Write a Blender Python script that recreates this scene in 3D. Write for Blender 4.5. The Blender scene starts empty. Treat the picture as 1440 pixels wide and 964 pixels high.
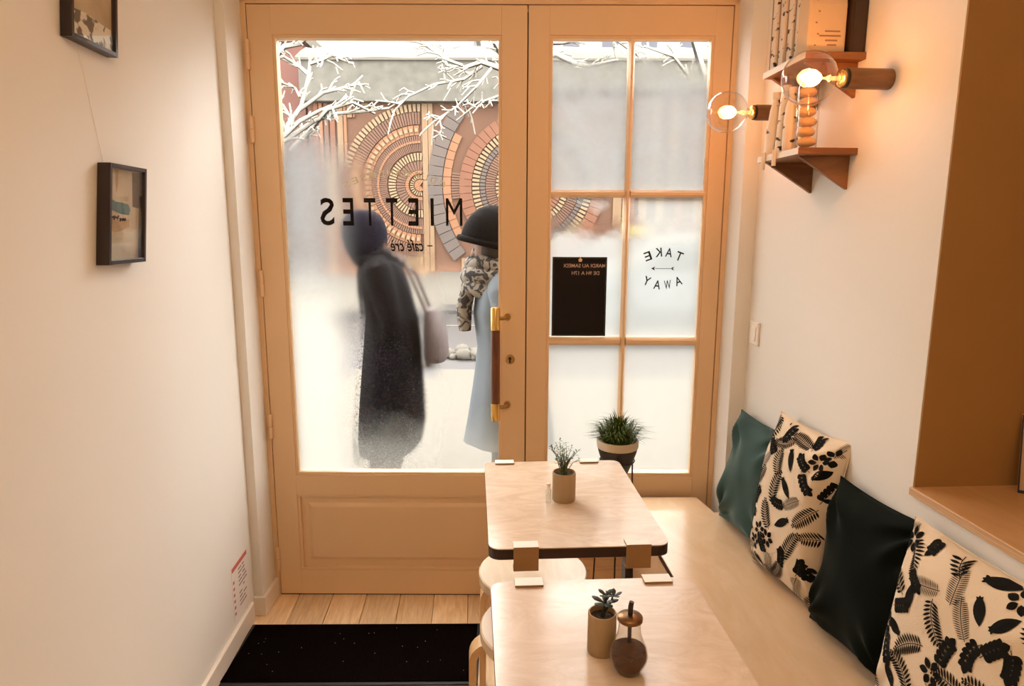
import bpy, bmesh, math, random
from mathutils import Vector, Matrix, noise
PI = math.pi
R = math.radians
random.seed(7)
S = bpy.context.scene
COL = S.collection

# ------------------------------------------------------------------ camera, sky, exposure
F_PX, PITCH, YAW, ROLL, EYE, DOOR_D = 930.0, R(9.88), R(3.4), R(0.2), 1.5, 2.52
cam_data = bpy.data.cameras.new('camera')
cam = bpy.data.objects.new('camera', cam_data)
COL.objects.link(cam)
cam_data.sensor_fit = 'HORIZONTAL'
cam_data.sensor_width = 36.0
cam_data.lens = 36.0 * F_PX / 1440.0
cam_data.clip_start = 0.02
cam_data.clip_end = 300
cam.matrix_world = (Matrix.Translation((0, 0, EYE)) @ Matrix.Rotation(-YAW, 4, 'Z')
                    @ Matrix.Rotation(PI / 2 - PITCH, 4, 'X') @ Matrix.Rotation(ROLL, 4, 'Z'))
S.camera = cam

world = bpy.data.worlds.new('overcast_sky')
S.world = world
world.use_nodes = True
wbg = world.node_tree.nodes['Background']
wbg.inputs[0].default_value = (1.0, 0.97, 0.93, 1)      # flat winter overcast
wbg.inputs[1].default_value = 8.0

# the bright part of the thin overcast, low over the roofs across the street: a very wide soft sun
sun_data = bpy.data.lights.new('hazy_sun', 'SUN')
sun_data.energy = 6.3
sun_data.angle = R(75)
sun_data.color = (1.0, 0.97, 0.93)
sun = bpy.data.objects.new('hazy_sun', sun_data)
COL.objects.link(sun)
sun.matrix_world = Matrix.Rotation(-YAW + R(4), 4, 'Z') @ Matrix.Rotation(-(PI / 2 - R(27)), 4, 'X')

S.view_settings.view_transform = 'Standard'
S.view_settings.look = 'None'
S.view_settings.exposure = 0.0
S.view_settings.gamma = 1.0
S.view_settings.use_curve_mapping = False
try:
    S.cycles.use_denoising = True
    S.cycles.max_bounces = 12
    S.cycles.diffuse_bounces = 6
    S.cycles.glossy_bounces = 4
    S.cycles.transmission_bounces = 8
    S.cycles.transparent_max_bounces = 16
    S.cycles.sample_clamp_indirect = 6.0
except Exception:
    pass

FILL_POWER = 56.0  # unseen lamps added to fill the room with warm light
FILL_COLOR = (1.0, 0.66, 0.40)
BULB_POWER = 3.6
BULB_COLOR = (1.0, 0.31, 0.07)

# ------------------------------------------------------------------ helpers
def lin(r, g, b):
    f = lambda c: c / 12.92 if c <= 0.04045 else ((c + 0.055) / 1.055) ** 2.4
    return (f(r / 255), f(g / 255), f(b / 255), 1)

class MB:
    """collects faces, built as one mesh object"""
    def __init__(s):
        s.v, s.f = [], []
    def add(s, vs, fs):
        k = len(s.v)
        s.v += [tuple(p) for p in vs]
        s.f += [tuple(i + k for i in f) for f in fs]
        return s
    def box(s, x0, x1, y0, y1, z0, z1):
        vs = [(x, y, z) for z in (z0, z1) for y in (y0, y1) for x in (x0, x1)]
        return s.add(vs, [(0, 2, 3, 1), (4, 5, 7, 6), (0, 1, 5, 4), (2, 6, 7, 3), (0, 4, 6, 2), (1, 3, 7, 5)])
    def prism(s, poly, ax, a0, a1):
        """poly in the two remaining axes (in xyz order), extruded along ax"""
        n = len(poly)
        def P(p, a):
            return {'x': (a, p[0], p[1]), 'y': (p[0], a, p[1]), 'z': (p[0], p[1], a)}[ax]
        vs = [P(p, a0) for p in poly] + [P(p, a1) for p in poly]
        fs = [tuple(range(n - 1, -1, -1)), tuple(range(n, 2 * n))]
        fs += [(i, (i + 1) % n, n + (i + 1) % n, n + i) for i in range(n)]
        return s.add(vs, fs)
    def tube(s, pts, r, n=8, cap=True):
        pts = [Vector(p) for p in pts]
        m = len(pts)
        rs = r if isinstance(r, (list, tuple)) else [r] * m
        vs, fs = [], []
        t0 = (pts[1] - pts[0]).normalized()
        ref = Vector((0, 0, 1)) if abs(t0.z) < 0.9 else Vector((1, 0, 0))
        nrm = t0.cross(ref).normalized()
        for i in range(m):
            t = (pts[min(i + 1, m - 1)] - pts[max(i - 1, 0)])
            t = t.normalized() if t.length > 1e-9 else t0
            nrm = (nrm - t * nrm.dot(t))
            nrm = nrm.normalized() if nrm.length > 1e-6 else t.orthogonal().normalized()
            b = t.cross(nrm)
            for k in range(n):
                a = 2 * PI * k / n
                vs.append(pts[i] + (nrm * math.cos(a) + b * math.sin(a)) * rs[i])
        for i in range(m - 1):
            for k in range(n):
                fs.append((i * n + k, i * n + (k + 1) % n, (i + 1) * n + (k + 1) % n, (i + 1) * n + k))
        if cap:
            fs.append(tuple(range(n - 1, -1, -1)))
            fs.append(tuple(range((m - 1) * n, m * n)))
        return s.add(vs, fs)
    def lathe(s, prof, n=24, M=None, close=True):
        """prof: (r, z) list; axis z then transformed by M"""
        vs, fs = [], []
        m = len(prof)
        for r, z in prof:
            for k in range(n):
                a = 2 * PI * k / n
                vs.append(Vector((r * math.cos(a), r * math.sin(a), z)))
        for i in range(m - 1):
            for k in range(n):
                fs.append((i * n + k, i * n + (k + 1) % n, (i + 1) * n + (k + 1) % n, (i + 1) * n + k))
        if close:
            if prof[0][0] > 1e-5: fs.append(tuple(range(n - 1, -1, -1)))
            if prof[-1][0] > 1e-5: fs.append(tuple(range((m - 1) * n, m * n)))
        if M is not None:
            vs = [M @ p for p in vs]
        return s.add(vs, fs)
    def ball(s, c, rx, ry=None, rz=None, nu=16, nv=10, rough=0, seed=0):
        ry = rx if ry is None else ry
        rz = rx if rz is None else rz
        vs, fs = [], []
        for j in range(nv + 1):
            th = PI * j / nv
            for i in range(nu):
                ph = 2 * PI * i / nu
                d = Vector((math.sin(th) * math.cos(ph), math.sin(th) * math.sin(ph), math.cos(th)))
                k = 1 + rough * noise.noise(d * 2.3 + Vector((seed, seed * 1.7, 0)))
                vs.append((c[0] + d.x * rx * k, c[1] + d.y * ry * k, c[2] + d.z * rz * k))
        for j in range(nv):
            for i in range(nu):
                fs.append((j * nu + i, (j + 1) * nu + i, (j + 1) * nu + (i + 1) % nu, j * nu + (i + 1) % nu))
        return s.add(vs, fs)
    def build(s, name, m, parent=None, smooth=0, bevel=0, seg=2, loc=None, rotz=0, weld=False):
        me = bpy.data.meshes.new(name)
        me.from_pydata(s.v, [], s.f)
        me.update()
        if weld:
            bm = bmesh.new(); bm.from_mesh(me)
            bmesh.ops.remove_doubles(bm, verts=bm.verts, dist=1e-5)
            bmesh.ops.recalc_face_normals(bm, faces=bm.faces)
            bm.to_mesh(me); bm.free()
        o = bpy.data.objects.new(name, me)
        COL.objects.link(o)
        if m: me.materials.append(m)
        if smooth:
            me.polygons.foreach_set('use_smooth', [True] * len(me.polygons))
            me.set_sharp_from_angle(angle=R(smooth))
        if bevel:
            b = o.modifiers.new('edges', 'BEVEL'); b.width = bevel; b.segments = seg; b.limit_method = 'ANGLE'
        if parent: o.parent = parent
        if loc is not None: o.location = loc
        if rotz: o.rotation_euler = (0, 0, rotz)
        return o

def tag(o, label=None, cat=None, group=None, kind=None):
    if label: o['label'] = label
    if cat: o['category'] = cat
    if group: o['group'] = group
    if kind: o['kind'] = kind
    return o

def thing(name, label, cat, loc=(0, 0, 0), rotz=0, group=None):
    o = bpy.data.objects.new(name, None)
    COL.objects.link(o)
    o.empty_display_size = 0.05
    o.location = loc
    o.rotation_euler = (0, 0, rotz)
    return tag(o, label, cat, group)

def structure(name, loc=(0, 0, 0), rotz=0):
    o = bpy.data.objects.new(name, None)
    COL.objects.link(o)
    o.location = loc
    o.rotation_euler = (0, 0, rotz)
    o['kind'] = 'structure'
    return o

def dup(root, **kw):
    r = root.copy(); COL.objects.link(r)
    for k, v in kw.items():
        if k in ('label', 'group', 'category'): r[k] = v
        else: setattr(r, k, v)
    for ch in list(root.children):
        c = ch.copy(); COL.objects.link(c); c.parent = r
        for g in list(ch.children):
            d = g.copy(); COL.objects.link(d); d.parent = c
    return r

# the entrance stands turned by -YAW to the room: x right, y outward, z up from the door's middle line
DOOR_M = Matrix.Translation((math.sin(YAW) * DOOR_D, math.cos(YAW) * DOOR_D, 0)) @ Matrix.Rotation(-YAW, 4, 'Z')
DOOR_LOC = DOOR_M.translation.copy()
def DL(x, y, z):
    return DOOR_M @ Vector((x, y, z))

# ------------------------------------------------------------------ materials
def newmat(name):
    m = bpy.data.materials.new(name); m.use_nodes = True
    nt = m.node_tree
    return m, nt, nt.nodes, nt.links, nt.nodes['Principled BSDF']

def plain(name, col, rough=0.6, metal=0, spec=0.5, emit=0, bump=0, bscale=60, vary=0, vscale=4):
    m, nt, N, L, p = newmat(name)
    p.inputs['Base Color'].default_value = col
    p.inputs['Roughness'].default_value = rough
    p.inputs['Metallic'].default_value = metal
    p.inputs['Specular IOR Level'].default_value = spec
    if emit:
        p.inputs['Emission Color'].default_value = col
        p.inputs['Emission Strength'].default_value = emit
    if bump or vary:
        tc = N.new('ShaderNodeTexCoord')
    if bump:
        n = N.new('ShaderNodeTexNoise'); n.inputs['Scale'].default_value = bscale; n.inputs['Detail'].default_value = 4
        L.new(tc.outputs['Object'], n.inputs['Vector'])
        b = N.new('ShaderNodeBump'); b.inputs['Strength'].default_value = bump; b.inputs['Distance'].default_value = 0.01
        L.new(n.outputs['Fac'], b.inputs['Height']); L.new(b.outputs[0], p.inputs['Normal'])
    if vary:
        n2 = N.new('ShaderNodeTexNoise'); n2.inputs['Scale'].default_value = vscale; n2.inputs['Detail'].default_value = 3
        L.new(tc.outputs['Object'], n2.inputs['Vector'])
        mx = N.new('ShaderNodeMix'); mx.data_type = 'RGBA'
        mx.inputs['A'].default_value = tuple(c * (1 - vary) for c in col[:3]) + (1,)
        mx.inputs['B'].default_value = tuple(min(1, c * (1 + vary)) for c in col[:3]) + (1,)
        L.new(n2.outputs['Fac'], mx.inputs['Factor']); L.new(mx.outputs['Result'], p.inputs['Base Color'])
    return m

def wood(name, c0, c1, rough=0.4, scale=(1, 1, 1), freq=6, distort=2.0, spec=0.5, per_object=0.0):
    m, nt, N, L, p = newmat(name)
    tc = N.new('ShaderNodeTexCoord'); mp = N.new('ShaderNodeMapping')
    mp.inputs['Scale'].default_value = scale
    L.new(tc.outputs['Object'], mp.inputs['Vector'])
    oi = N.new('ShaderNodeObjectInfo')
    add = N.new('ShaderNodeVectorMath'); add.operation = 'ADD'
    mul = N.new('ShaderNodeMath'); mul.operation = 'MULTIPLY'; mul.inputs[1].default_value = 31.0
    L.new(oi.outputs['Random'], mul.inputs[0])
    L.new(mp.outputs[0], add.inputs[0]); L.new(mul.outputs[0], add.inputs[1])
    n = N.new('ShaderNodeTexNoise'); n.inputs['Scale'].default_value = freq; n.inputs['Detail'].default_value = 6
    n.inputs['Distortion'].default_value = distort; n.inputs['Roughness'].default_value = 0.62
    L.new(add.outputs[0], n.inputs['Vector'])
    cr = N.new('ShaderNodeValToRGB')
    cr.color_ramp.elements[0].position = 0.36; cr.color_ramp.elements[0].color = c0
    cr.color_ramp.elements[1].position = 0.66; cr.color_ramp.elements[1].color = c1
    L.new(n.outputs['Fac'], cr.inputs[0])
    out = cr.outputs[0]
    if per_object:
        mr = N.new('ShaderNodeMapRange'); mr.inputs['To Min'].default_value = 1 - per_object; mr.inputs['To Max'].default_value = 1 + per_object
        L.new(oi.outputs['Random'], mr.inputs['Value'])
        hs = N.new('ShaderNodeHueSaturation'); L.new(mr.outputs[0], hs.inputs['Value']); L.new(out, hs.inputs['Color'])
        out = hs.outputs[0]
    L.new(out, p.inputs['Base Color'])
    p.inputs['Roughness'].default_value = rough
    p.inputs['Specular IOR Level'].default_value = spec
    b = N.new('ShaderNodeBump'); b.inputs['Strength'].default_value = 0.06; b.inputs['Distance'].default_value = 0.002
    L.new(n.outputs['Fac'], b.inputs['Height']); L.new(b.outputs[0], p.inputs['Normal'])
    return m

def clear_glass(name, tint=(0.98, 0.99, 0.98, 1), gloss=0.06, rough=0.02):
    m = bpy.data.materials.new(name); m.use_nodes = True
    nt = m.node_tree; N, L = nt.nodes, nt.links
    N.clear()
    out = N.new('ShaderNodeOutputMaterial'); tr = N.new('ShaderNodeBsdfTransparent'); gl = N.new('ShaderNodeBsdfGlossy')
    mx = N.new('ShaderNodeMixShader'); lw = N.new('ShaderNodeLayerWeight')
    lw.inputs['Blend'].default_value = 0.5
    tr.inputs[0].default_value = tint; gl.inputs['Roughness'].default_value = rough
    pw = N.new('ShaderNodeMath'); pw.operation = 'POWER'; pw.inputs[1].default_value = 5.0
    L.new(lw.outputs['Facing'], pw.inputs[0])
    ma = N.new('ShaderNodeMath'); ma.operation = 'MULTIPLY_ADD'; ma.inputs[1].default_value = 0.85; ma.inputs[2].default_value = 0.04
    L.new(pw.outputs[0], ma.inputs[0])
    m2 = N.new('ShaderNodeMath'); m2.operation = 'MULTIPLY'; m2.inputs[1].default_value = gloss / 0.06; m2.use_clamp = True
    L.new(ma.outputs[0], m2.inputs[0])
    L.new(m2.outputs[0], mx.inputs[0]); L.new(tr.outputs[0], mx.inputs[1]); L.new(gl.outputs[0], mx.inputs[2])
    L.new(mx.outputs[0], out.inputs[0])
    return m

M = {}
M['wall'] = plain('wall_paint', (0.752, 0.727, 0.68, 1), 0.7, spec=0.25, bump=0.04, bscale=35, vary=0.015, vscale=1.3)
M['ceiling'] = plain('ceiling_paint', (0.82, 0.78, 0.72, 1), 0.9, spec=0.2)
M['door'] = plain('door_paint', (0.72, 0.50, 0.295, 1), 0.42, spec=0.4, vary=0.02, vscale=2)
M['hinge'] = plain('painted_hinge', (0.74, 0.52, 0.32, 1), 0.35, spec=0.5)
M['dark_gap'] = plain('dark_rubber', (0.01, 0.008, 0.006, 1), 0.8)
M['base'] = plain('skirting_paint', (0.78, 0.70, 0.60, 1), 0.4, vary=0.02)
M['oak'] = wood('oak_floor', (0.68, 0.46, 0.25, 1), (0.85, 0.64, 0.40, 1), 0.42, (9, 0.9, 1), 5, 1.6, per_object=0.12)
M['birch'] = wood('birch_plywood', (0.58, 0.445, 0.32, 1), (0.67, 0.545, 0.425, 1), 0.20, (2.2, 5.0, 1), 2.2, 3.6, spec=0.85)
M['birch_bench'] = wood('birch_bench', (0.66, 0.46, 0.28, 1), (0.71, 0.52, 0.34, 1), 0.22, (4.0, 1.2, 1), 2.0, 2.0, spec=0.85)
M['ply_edge'] = wood('plywood_edge', (0.46, 0.28, 0.14, 1), (0.66, 0.44, 0.26, 1), 0.5, (1, 1, 60), 6, 0.4)
M['dark_edge'] = plain('dark_table_edge', (0.022, 0.010, 0.008, 1), 0.4)
M['shelf'] = wood('stained_shelf', (0.17, 0.064, 0.018, 1), (0.27, 0.11, 0.032, 1), 0.42, (1, 5, 5), 5, 1.2)
M['sconce_wood'] = wood('sconce_wood', (0.15, 0.065, 0.022, 1), (0.27, 0.125, 0.045, 1), 0.45, (1, 6, 6), 6, 1.0)
M['grip'] = wood('handle_wood', (0.085, 0.022, 0.008, 1), (0.17, 0.055, 0.018, 1), 0.35, (8, 8, 1), 6, 1.0)
M['brass'] = plain('brass', (0.78, 0.50, 0.16, 1), 0.25, 1.0)
M['old_brass'] = plain('aged_brass', (0.42, 0.26, 0.10, 1), 0.32, 1.0)
M['dark_brass'] = plain('dark_brass', (0.20, 0.11, 0.05, 1), 0.35, 1.0)
M['steel'] = plain('steel', (0.6, 0.58, 0.55, 1), 0.3, 1.0)
M['black'] = plain('black_paint', (0.008, 0.006, 0.006, 1), 0.5)
M['frame'] = plain('dark_frame', (0.020, 0.009, 0.008, 1), 0.3)
M['ink'] = plain('black_vinyl', (0.006, 0.004, 0.004, 1), 0.6, spec=0.2)
M['mat'] = plain('doormat_pile', (0.005, 0.003, 0.0025, 1), 1.0, spec=0.0, bump=0.8, bscale=220)
M['mat_edge'] = plain('doormat_rubber', (0.012, 0.010, 0.010, 1), 0.7)
M['white_plastic'] = plain('white_plastic', (0.80, 0.74, 0.66, 1), 0.35)
M['cup'] = plain('beige_stoneware', (0.38, 0.265, 0.145, 1), 0.7, bump=0.1, bscale=120, vary=0.08, vscale=30)
M['soil'] = plain('potting_soil', (0.03, 0.018, 0.010, 1), 1.0, bump=0.8, bscale=90)
M['succulent'] = plain('dark_leaf', (0.010, 0.020, 0.009, 1), 0.45, vary=0.3, vscale=30)
M['herb'] = plain('herb_leaf', (0.075, 0.105, 0.030, 1), 0.6, vary=0.35, vscale=25)
M['grass'] = plain('sedge_blade', (0.055, 0.085, 0.008, 1), 0.6, spec=0.15, vary=0.45, vscale=18)
M['pot_dark'] = plain('dark_pot', (0.020, 0.020, 0.018, 1), 0.5)
M['pot_rim'] = plain('tan_pot_band', (0.60, 0.50, 0.36, 1), 0.7)
M['velvet'] = plain('green_velvet', (0.028, 0.062, 0.058, 1), 0.75, spec=0.2, bump=0.15, bscale=300, vary=0.12, vscale=9)
M['velvet_dark'] = plain('deep_green_velvet', (0.0035, 0.0060, 0.0042, 1), 0.85, spec=0.08, bump=0.15, bscale=300, vary=0.12, vscale=9)
for k in ('velvet', 'velvet_dark'):
    p = M[k].node_tree.nodes['Principled BSDF']
    p.inputs['Sheen Weight'].default_value = 0.4 if k == 'velvet' else 0.07
    p.inputs['Sheen Roughness'].default_value = 0.4
    p.inputs['Sheen Tint'].default_value = (0.45, 0.60, 0.58, 1)
M['linen'] = plain('cream_linen', (0.72, 0.60, 0.45, 1), 0.85, spec=0.15, bump=0.2, bscale=420)
M['print'] = plain('leaf_print_ink', (0.010, 0.010, 0.009, 1), 0.9, spec=0.1)
M['sugar'] = plain('brown_sugar', (0.085, 0.026, 0.006, 1), 0.9, bump=0.6, bscale=300)
M['sugar_glass'] = clear_glass('dispenser_glass', (0.88, 0.84, 0.78, 1), 0.10)
M['vial_glass'] = clear_glass('vial_glass', (0.95, 0.95, 0.94, 1), 0.14)
M['bulb_glass'] = clear_glass('bulb_glass', (1.0, 0.95, 0.88, 1), 0.15)
M['pane'] = clear_glass('window_pane', (0.985, 0.99, 0.985, 1), 0.02)
M['pic_glass'] = clear_glass('picture_glass', (0.97, 0.97, 0.96, 1), 0.06)
# outdoors
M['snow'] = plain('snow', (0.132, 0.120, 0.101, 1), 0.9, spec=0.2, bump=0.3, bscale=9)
M['asphalt'] = plain('wet_asphalt', (0.058, 0.054, 0.053, 1), 0.5, vary=0.15, vscale=1.5)
M['kerb'] = plain('kerb_stone', (0.060, 0.056, 0.053, 1), 0.8)
M['concrete'] = plain('concrete', (0.112, 0.105, 0.089, 1), 0.9, bump=0.6, bscale=14, vary=0.42, vscale=6)
M['tile_base'] = plain('mural_base', (0.101, 0.047, 0.025, 1), 0.8, vary=0.1)
M['t_brown'] = plain('brown_tile', (0.113, 0.054, 0.032, 1), 0.7, vary=0.22, vscale=2.5)
M['t_red'] = plain('red_brown_tile', (0.141, 0.054, 0.026, 1), 0.7, vary=0.2, vscale=2.5)
M['t_cream'] = plain('cream_tile', (0.216, 0.151, 0.085, 1), 0.7, vary=0.1, vscale=3)
M['t_orange'] = plain('orange_tile', (0.203, 0.090, 0.041, 1), 0.7, vary=0.12, vscale=3)
M['t_grey'] = plain('grey_tile', (0.084, 0.064, 0.055, 1), 0.7, vary=0.15, vscale=2.5)
M['t_plank'] = wood('pale_mural_plank', (0.173, 0.101, 0.051, 1), (0.195, 0.128, 0.071, 1), 0.7, (6, 6, 0.4), 3, 0.5)
M['brick_red'] = plain('pale_red_brick', (0.135, 0.060, 0.047, 1), 0.9, vary=0.12, vscale=3)
M['bark'] = plain('bark', (0.021, 0.016, 0.013, 1), 0.9, bump=0.5, bscale=40)
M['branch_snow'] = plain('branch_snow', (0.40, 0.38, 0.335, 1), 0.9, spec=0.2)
M['car_paint'] = plain('pale_car_paint', (0.112, 0.128, 0.139, 1), 0.3)
M['car_glass'] = plain('car_window', (0.019, 0.022, 0.026, 1), 0.1)
M['tyre'] = plain('tyre', (0.007, 0.007, 0.007, 1), 0.8)
M['taxi'] = plain('yellow_sign', (0.244, 0.188, 0.038, 1), 0.5)
M['far_wall'] = plain('far_render', (0.235, 0.22, 0.20, 1), 0.9, vary=0.06)
M['far_shutter'] = plain('far_shutter', (0.060, 0.064, 0.083, 1), 0.7)
M['far_red'] = plain('far_awning', (0.112, 0.045, 0.038, 1), 0.7)
# people
M['skin'] = plain('skin', (0.22, 0.12, 0.08, 1), 0.55)
M['coat_dark'] = plain('dark_wool', (0.004, 0.003, 0.004, 1), 0.9, spec=0.1, bump=0.3, bscale=200)
M['cap_dark'] = plain('dark_knit', (0.004, 0.003, 0.003, 1), 0.9, spec=0.1, bump=0.4, bscale=160)
M['cap_blue'] = plain('navy_knit', (0.006, 0.005, 0.011, 1), 0.9, spec=0.1)
M['trouser'] = plain('dark_trouser', (0.004, 0.003, 0.004, 1), 0.9)
M['bag'] = plain('taupe_canvas', (0.085, 0.062, 0.058, 1), 0.85)
M['coat_pale'] = plain('pale_blue_coat', (0.11, 0.135, 0.16, 1), 0.8)
M['hair'] = plain('dark_hair', (0.02, 0.013, 0.010, 1), 0.5)

def mat_scarf():
    m, nt, N, L, p = newmat('patterned_scarf')
    tc = N.new('ShaderNodeTexCoord'); n = N.new('ShaderNodeTexNoise')
    n.inputs['Scale'].default_value = 22; n.inputs['Detail'].default_value = 3; n.inputs['Distortion'].default_value = 1.5
    L.new(tc.outputs['Object'], n.inputs['Vector'])
    cr = N.new('ShaderNodeValToRGB'); cr.color_ramp.elements[0].position = 0.47; cr.color_ramp.elements[1].position = 0.52
    cr.color_ramp.elements[0].color = (0.02, 0.018, 0.02, 1); cr.color_ramp.elements[1].color = (0.22, 0.195, 0.165, 1)
    L.new(n.outputs['Fac'], cr.inputs[0]); L.new(cr.outputs[0], p.inputs['Base Color'])
    p.inputs['Roughness'].default_value = 0.9
    return m
M['scarf'] = mat_scarf()

def mat_birchbark(name, seed, dark=0.36):
    m, nt, N, L, p = newmat(name)
    tc = N.new('ShaderNodeTexCoord'); mp = N.new('ShaderNodeMapping')
    mp.inputs['Scale'].default_value = (30, 30, 55); mp.inputs['Location'].default_value = (seed, seed * 2, seed * 3)
    L.new(tc.outputs['Object'], mp.inputs['Vector'])
    n = N.new('ShaderNodeTexNoise'); n.inputs['Scale'].default_value = 1.0; n.inputs['Detail'].default_value = 2
    L.new(mp.outputs[0], n.inputs['Vector'])
    cr = N.new('ShaderNodeValToRGB')
    cr.color_ramp.elements[0].position = dark - 0.03; cr.color_ramp.elements[0].color = (0.03, 0.02, 0.018, 1)
    cr.color_ramp.elements[1].position = dark + 0.02; cr.color_ramp.elements[1].color = (0.72, 0.60, 0.47, 1)
    L.new(n.outputs['Fac'], cr.inputs[0]); L.new(cr.outputs[0], p.inputs['Base Color'])
    p.inputs['Roughness'].default_value = 0.7
    return m
M['bark_a'] = mat_birchbark('birch_bark_print', 1.0)
M['bark_b'] = mat_birchbark('birch_bark_print_dense', 5.3, 0.43)
M['kraft'] = plain('kraft_paper', (0.66, 0.46, 0.28, 1), 0.75, bump=0.2, bscale=30, vary=0.06, vscale=14)
M['biscuit'] = plain('biscuit', (0.68, 0.42, 0.19, 1), 0.85, bump=0.4, bscale=60)
M['dark_book'] = plain('dark_book_cover', (0.035, 0.016, 0.007, 1), 0.5)
M['spine_brown'] = plain('brown_spine', (0.30, 0.17, 0.09, 1), 0.7)
M['cotton'] = plain('white_cotton', (0.74, 0.65, 0.55, 1), 0.9, bump=0.3, bscale=150)
M['paper'] = plain('white_paper', (0.78, 0.73, 0.68, 1), 0.7)
M['notice_red'] = plain('notice_red_ink', (0.55, 0.12, 0.10, 1), 0.7)
M['notice_grey'] = plain('notice_grey_ink', (0.28, 0.22, 0.22, 1), 0.7)
M['text_tan'] = plain('tan_lettering', (0.50, 0.38, 0.33, 1), 0.7)
M['text_pale'] = plain('pale_green_lettering', (0.66, 0.66, 0.54, 1), 0.7)

def emitter(name, col, strength):
    m = bpy.data.materials.new(name); m.use_nodes = True
    N, L = m.node_tree.nodes, m.node_tree.links
    N.clear(); o = N.new('ShaderNodeOutputMaterial'); e = N.new('ShaderNodeEmission')
    e.inputs[0].default_value = col; e.inputs[1].default_value = strength
    L.new(e.outputs[0], o.inputs[0])
    return m
M['filament'] = emitter('glowing_filament', (1.0, 0.62, 0.25, 1), 30)
M['opal'] = emitter('fill_lamp_glow', (1.0, 0.70, 0.42, 1), 18)  # glowing globes of the added fill lamps

# -------- condensation on the glass: masks in the entrance's own coordinates (x across, z up)
class NB:
    def __init__(s, nt): s.N, s.L = nt.nodes, nt.links
    def val(s, a, sock):
        if isinstance(a, (int, float)): sock.default_value = a
        else: s.L.new(a, sock)
    def math(s, op, a, b=0.0, clamp=False):
        n = s.N.new('ShaderNodeMath'); n.operation = op; n.use_clamp = clamp
        s.val(a, n.inputs[0]); s.val(b, n.inputs[1]); return n.outputs[0]
    def ramp(s, v, a, b):                        # 0 at a, 1 at b (smooth)
        n = s.N.new('ShaderNodeMapRange'); n.interpolation_type = 'SMOOTHSTEP'
        s.val(v, n.inputs['Value'])
        n.inputs['From Min'].default_value = min(a, b); n.inputs['From Max'].default_value = max(a, b)
        n.inputs['To Min'].default_value = 0 if a < b else 1; n.inputs['To Max'].default_value = 1 if a < b else 0
        return n.outputs[0]
    def noise(s, vec, scale, detail=3, rough=0.5):
        n = s.N.new('ShaderNodeTexNoise'); n.inputs['Scale'].default_value = scale
        n.inputs['Detail'].default_value = detail; n.inputs['Roughness'].default_value = rough
        s.L.new(vec, n.inputs['Vector']); return n.outputs['Fac']

def fog_material(name, which, veil_albedo, low_albedo=None, ior=1.09, rough=0.28):
    m = bpy.data.materials.new(name); m.use_nodes = True
    nt = m.node_tree; N, L = nt.nodes, nt.links
    N.clear(); B = NB(nt)
    tc = N.new('ShaderNodeTexCoord'); sep = N.new('ShaderNodeSeparateXYZ')
    L.new(tc.outputs['Object'], sep.inputs[0])
    vec = tc.outputs['Object']
    n_big = B.noise(vec, 3.2, 3); n_mid = B.noise(vec, 11, 4); n_fine = B.noise(vec, 95, 3, 0.7)
    wob = B.math('MULTIPLY', B.math('SUBTRACT', n_big, 0.5), 0.20)
    x = B.math('ADD', sep.outputs['X'], wob); z = B.math('ADD', sep.outputs['Z'], B.math('MULTIPLY', B.math('SUBTRACT', n_mid, 0.5), 0.16))
    veil, blur = which(B, x, z, n_big, n_mid, n_fine)
    tr = N.new('ShaderNodeBsdfTransparent')
    rf = N.new('ShaderNodeBsdfRefraction'); rf.inputs['IOR'].default_value = ior; rf.inputs['Roughness'].default_value = rough
    tl = N.new('ShaderNodeBsdfTranslucent'); tl.inputs[0].default_value = veil_albedo
    if low_albedo:                                               # film colour turns paler lower down
        cm = N.new('ShaderNodeMix'); cm.data_type = 'RGBA'
        cm.inputs['A'].default_value = veil_albedo; cm.inputs['B'].default_value = low_albedo
        L.new(B.ramp(sep.outputs['Z'], 1.42, 1.12), cm.inputs['Factor']); L.new(cm.outputs['Result'], tl.inputs[0])
    m1 = N.new('ShaderNodeMixShader'); m2 = N.new('ShaderNodeMixShader'); out = N.new('ShaderNodeOutputMaterial')
    L.new(blur, m1.inputs[0]); L.new(tr.outputs[0], m1.inputs[1]); L.new(rf.outputs[0], m1.inputs[2])
    L.new(veil, m2.inputs[0]); L.new(m1.outputs[0], m2.inputs[1]); L.new(tl.outputs[0], m2.inputs[2])
    L.new(m2.outputs[0], out.inputs[0])
    return m

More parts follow.
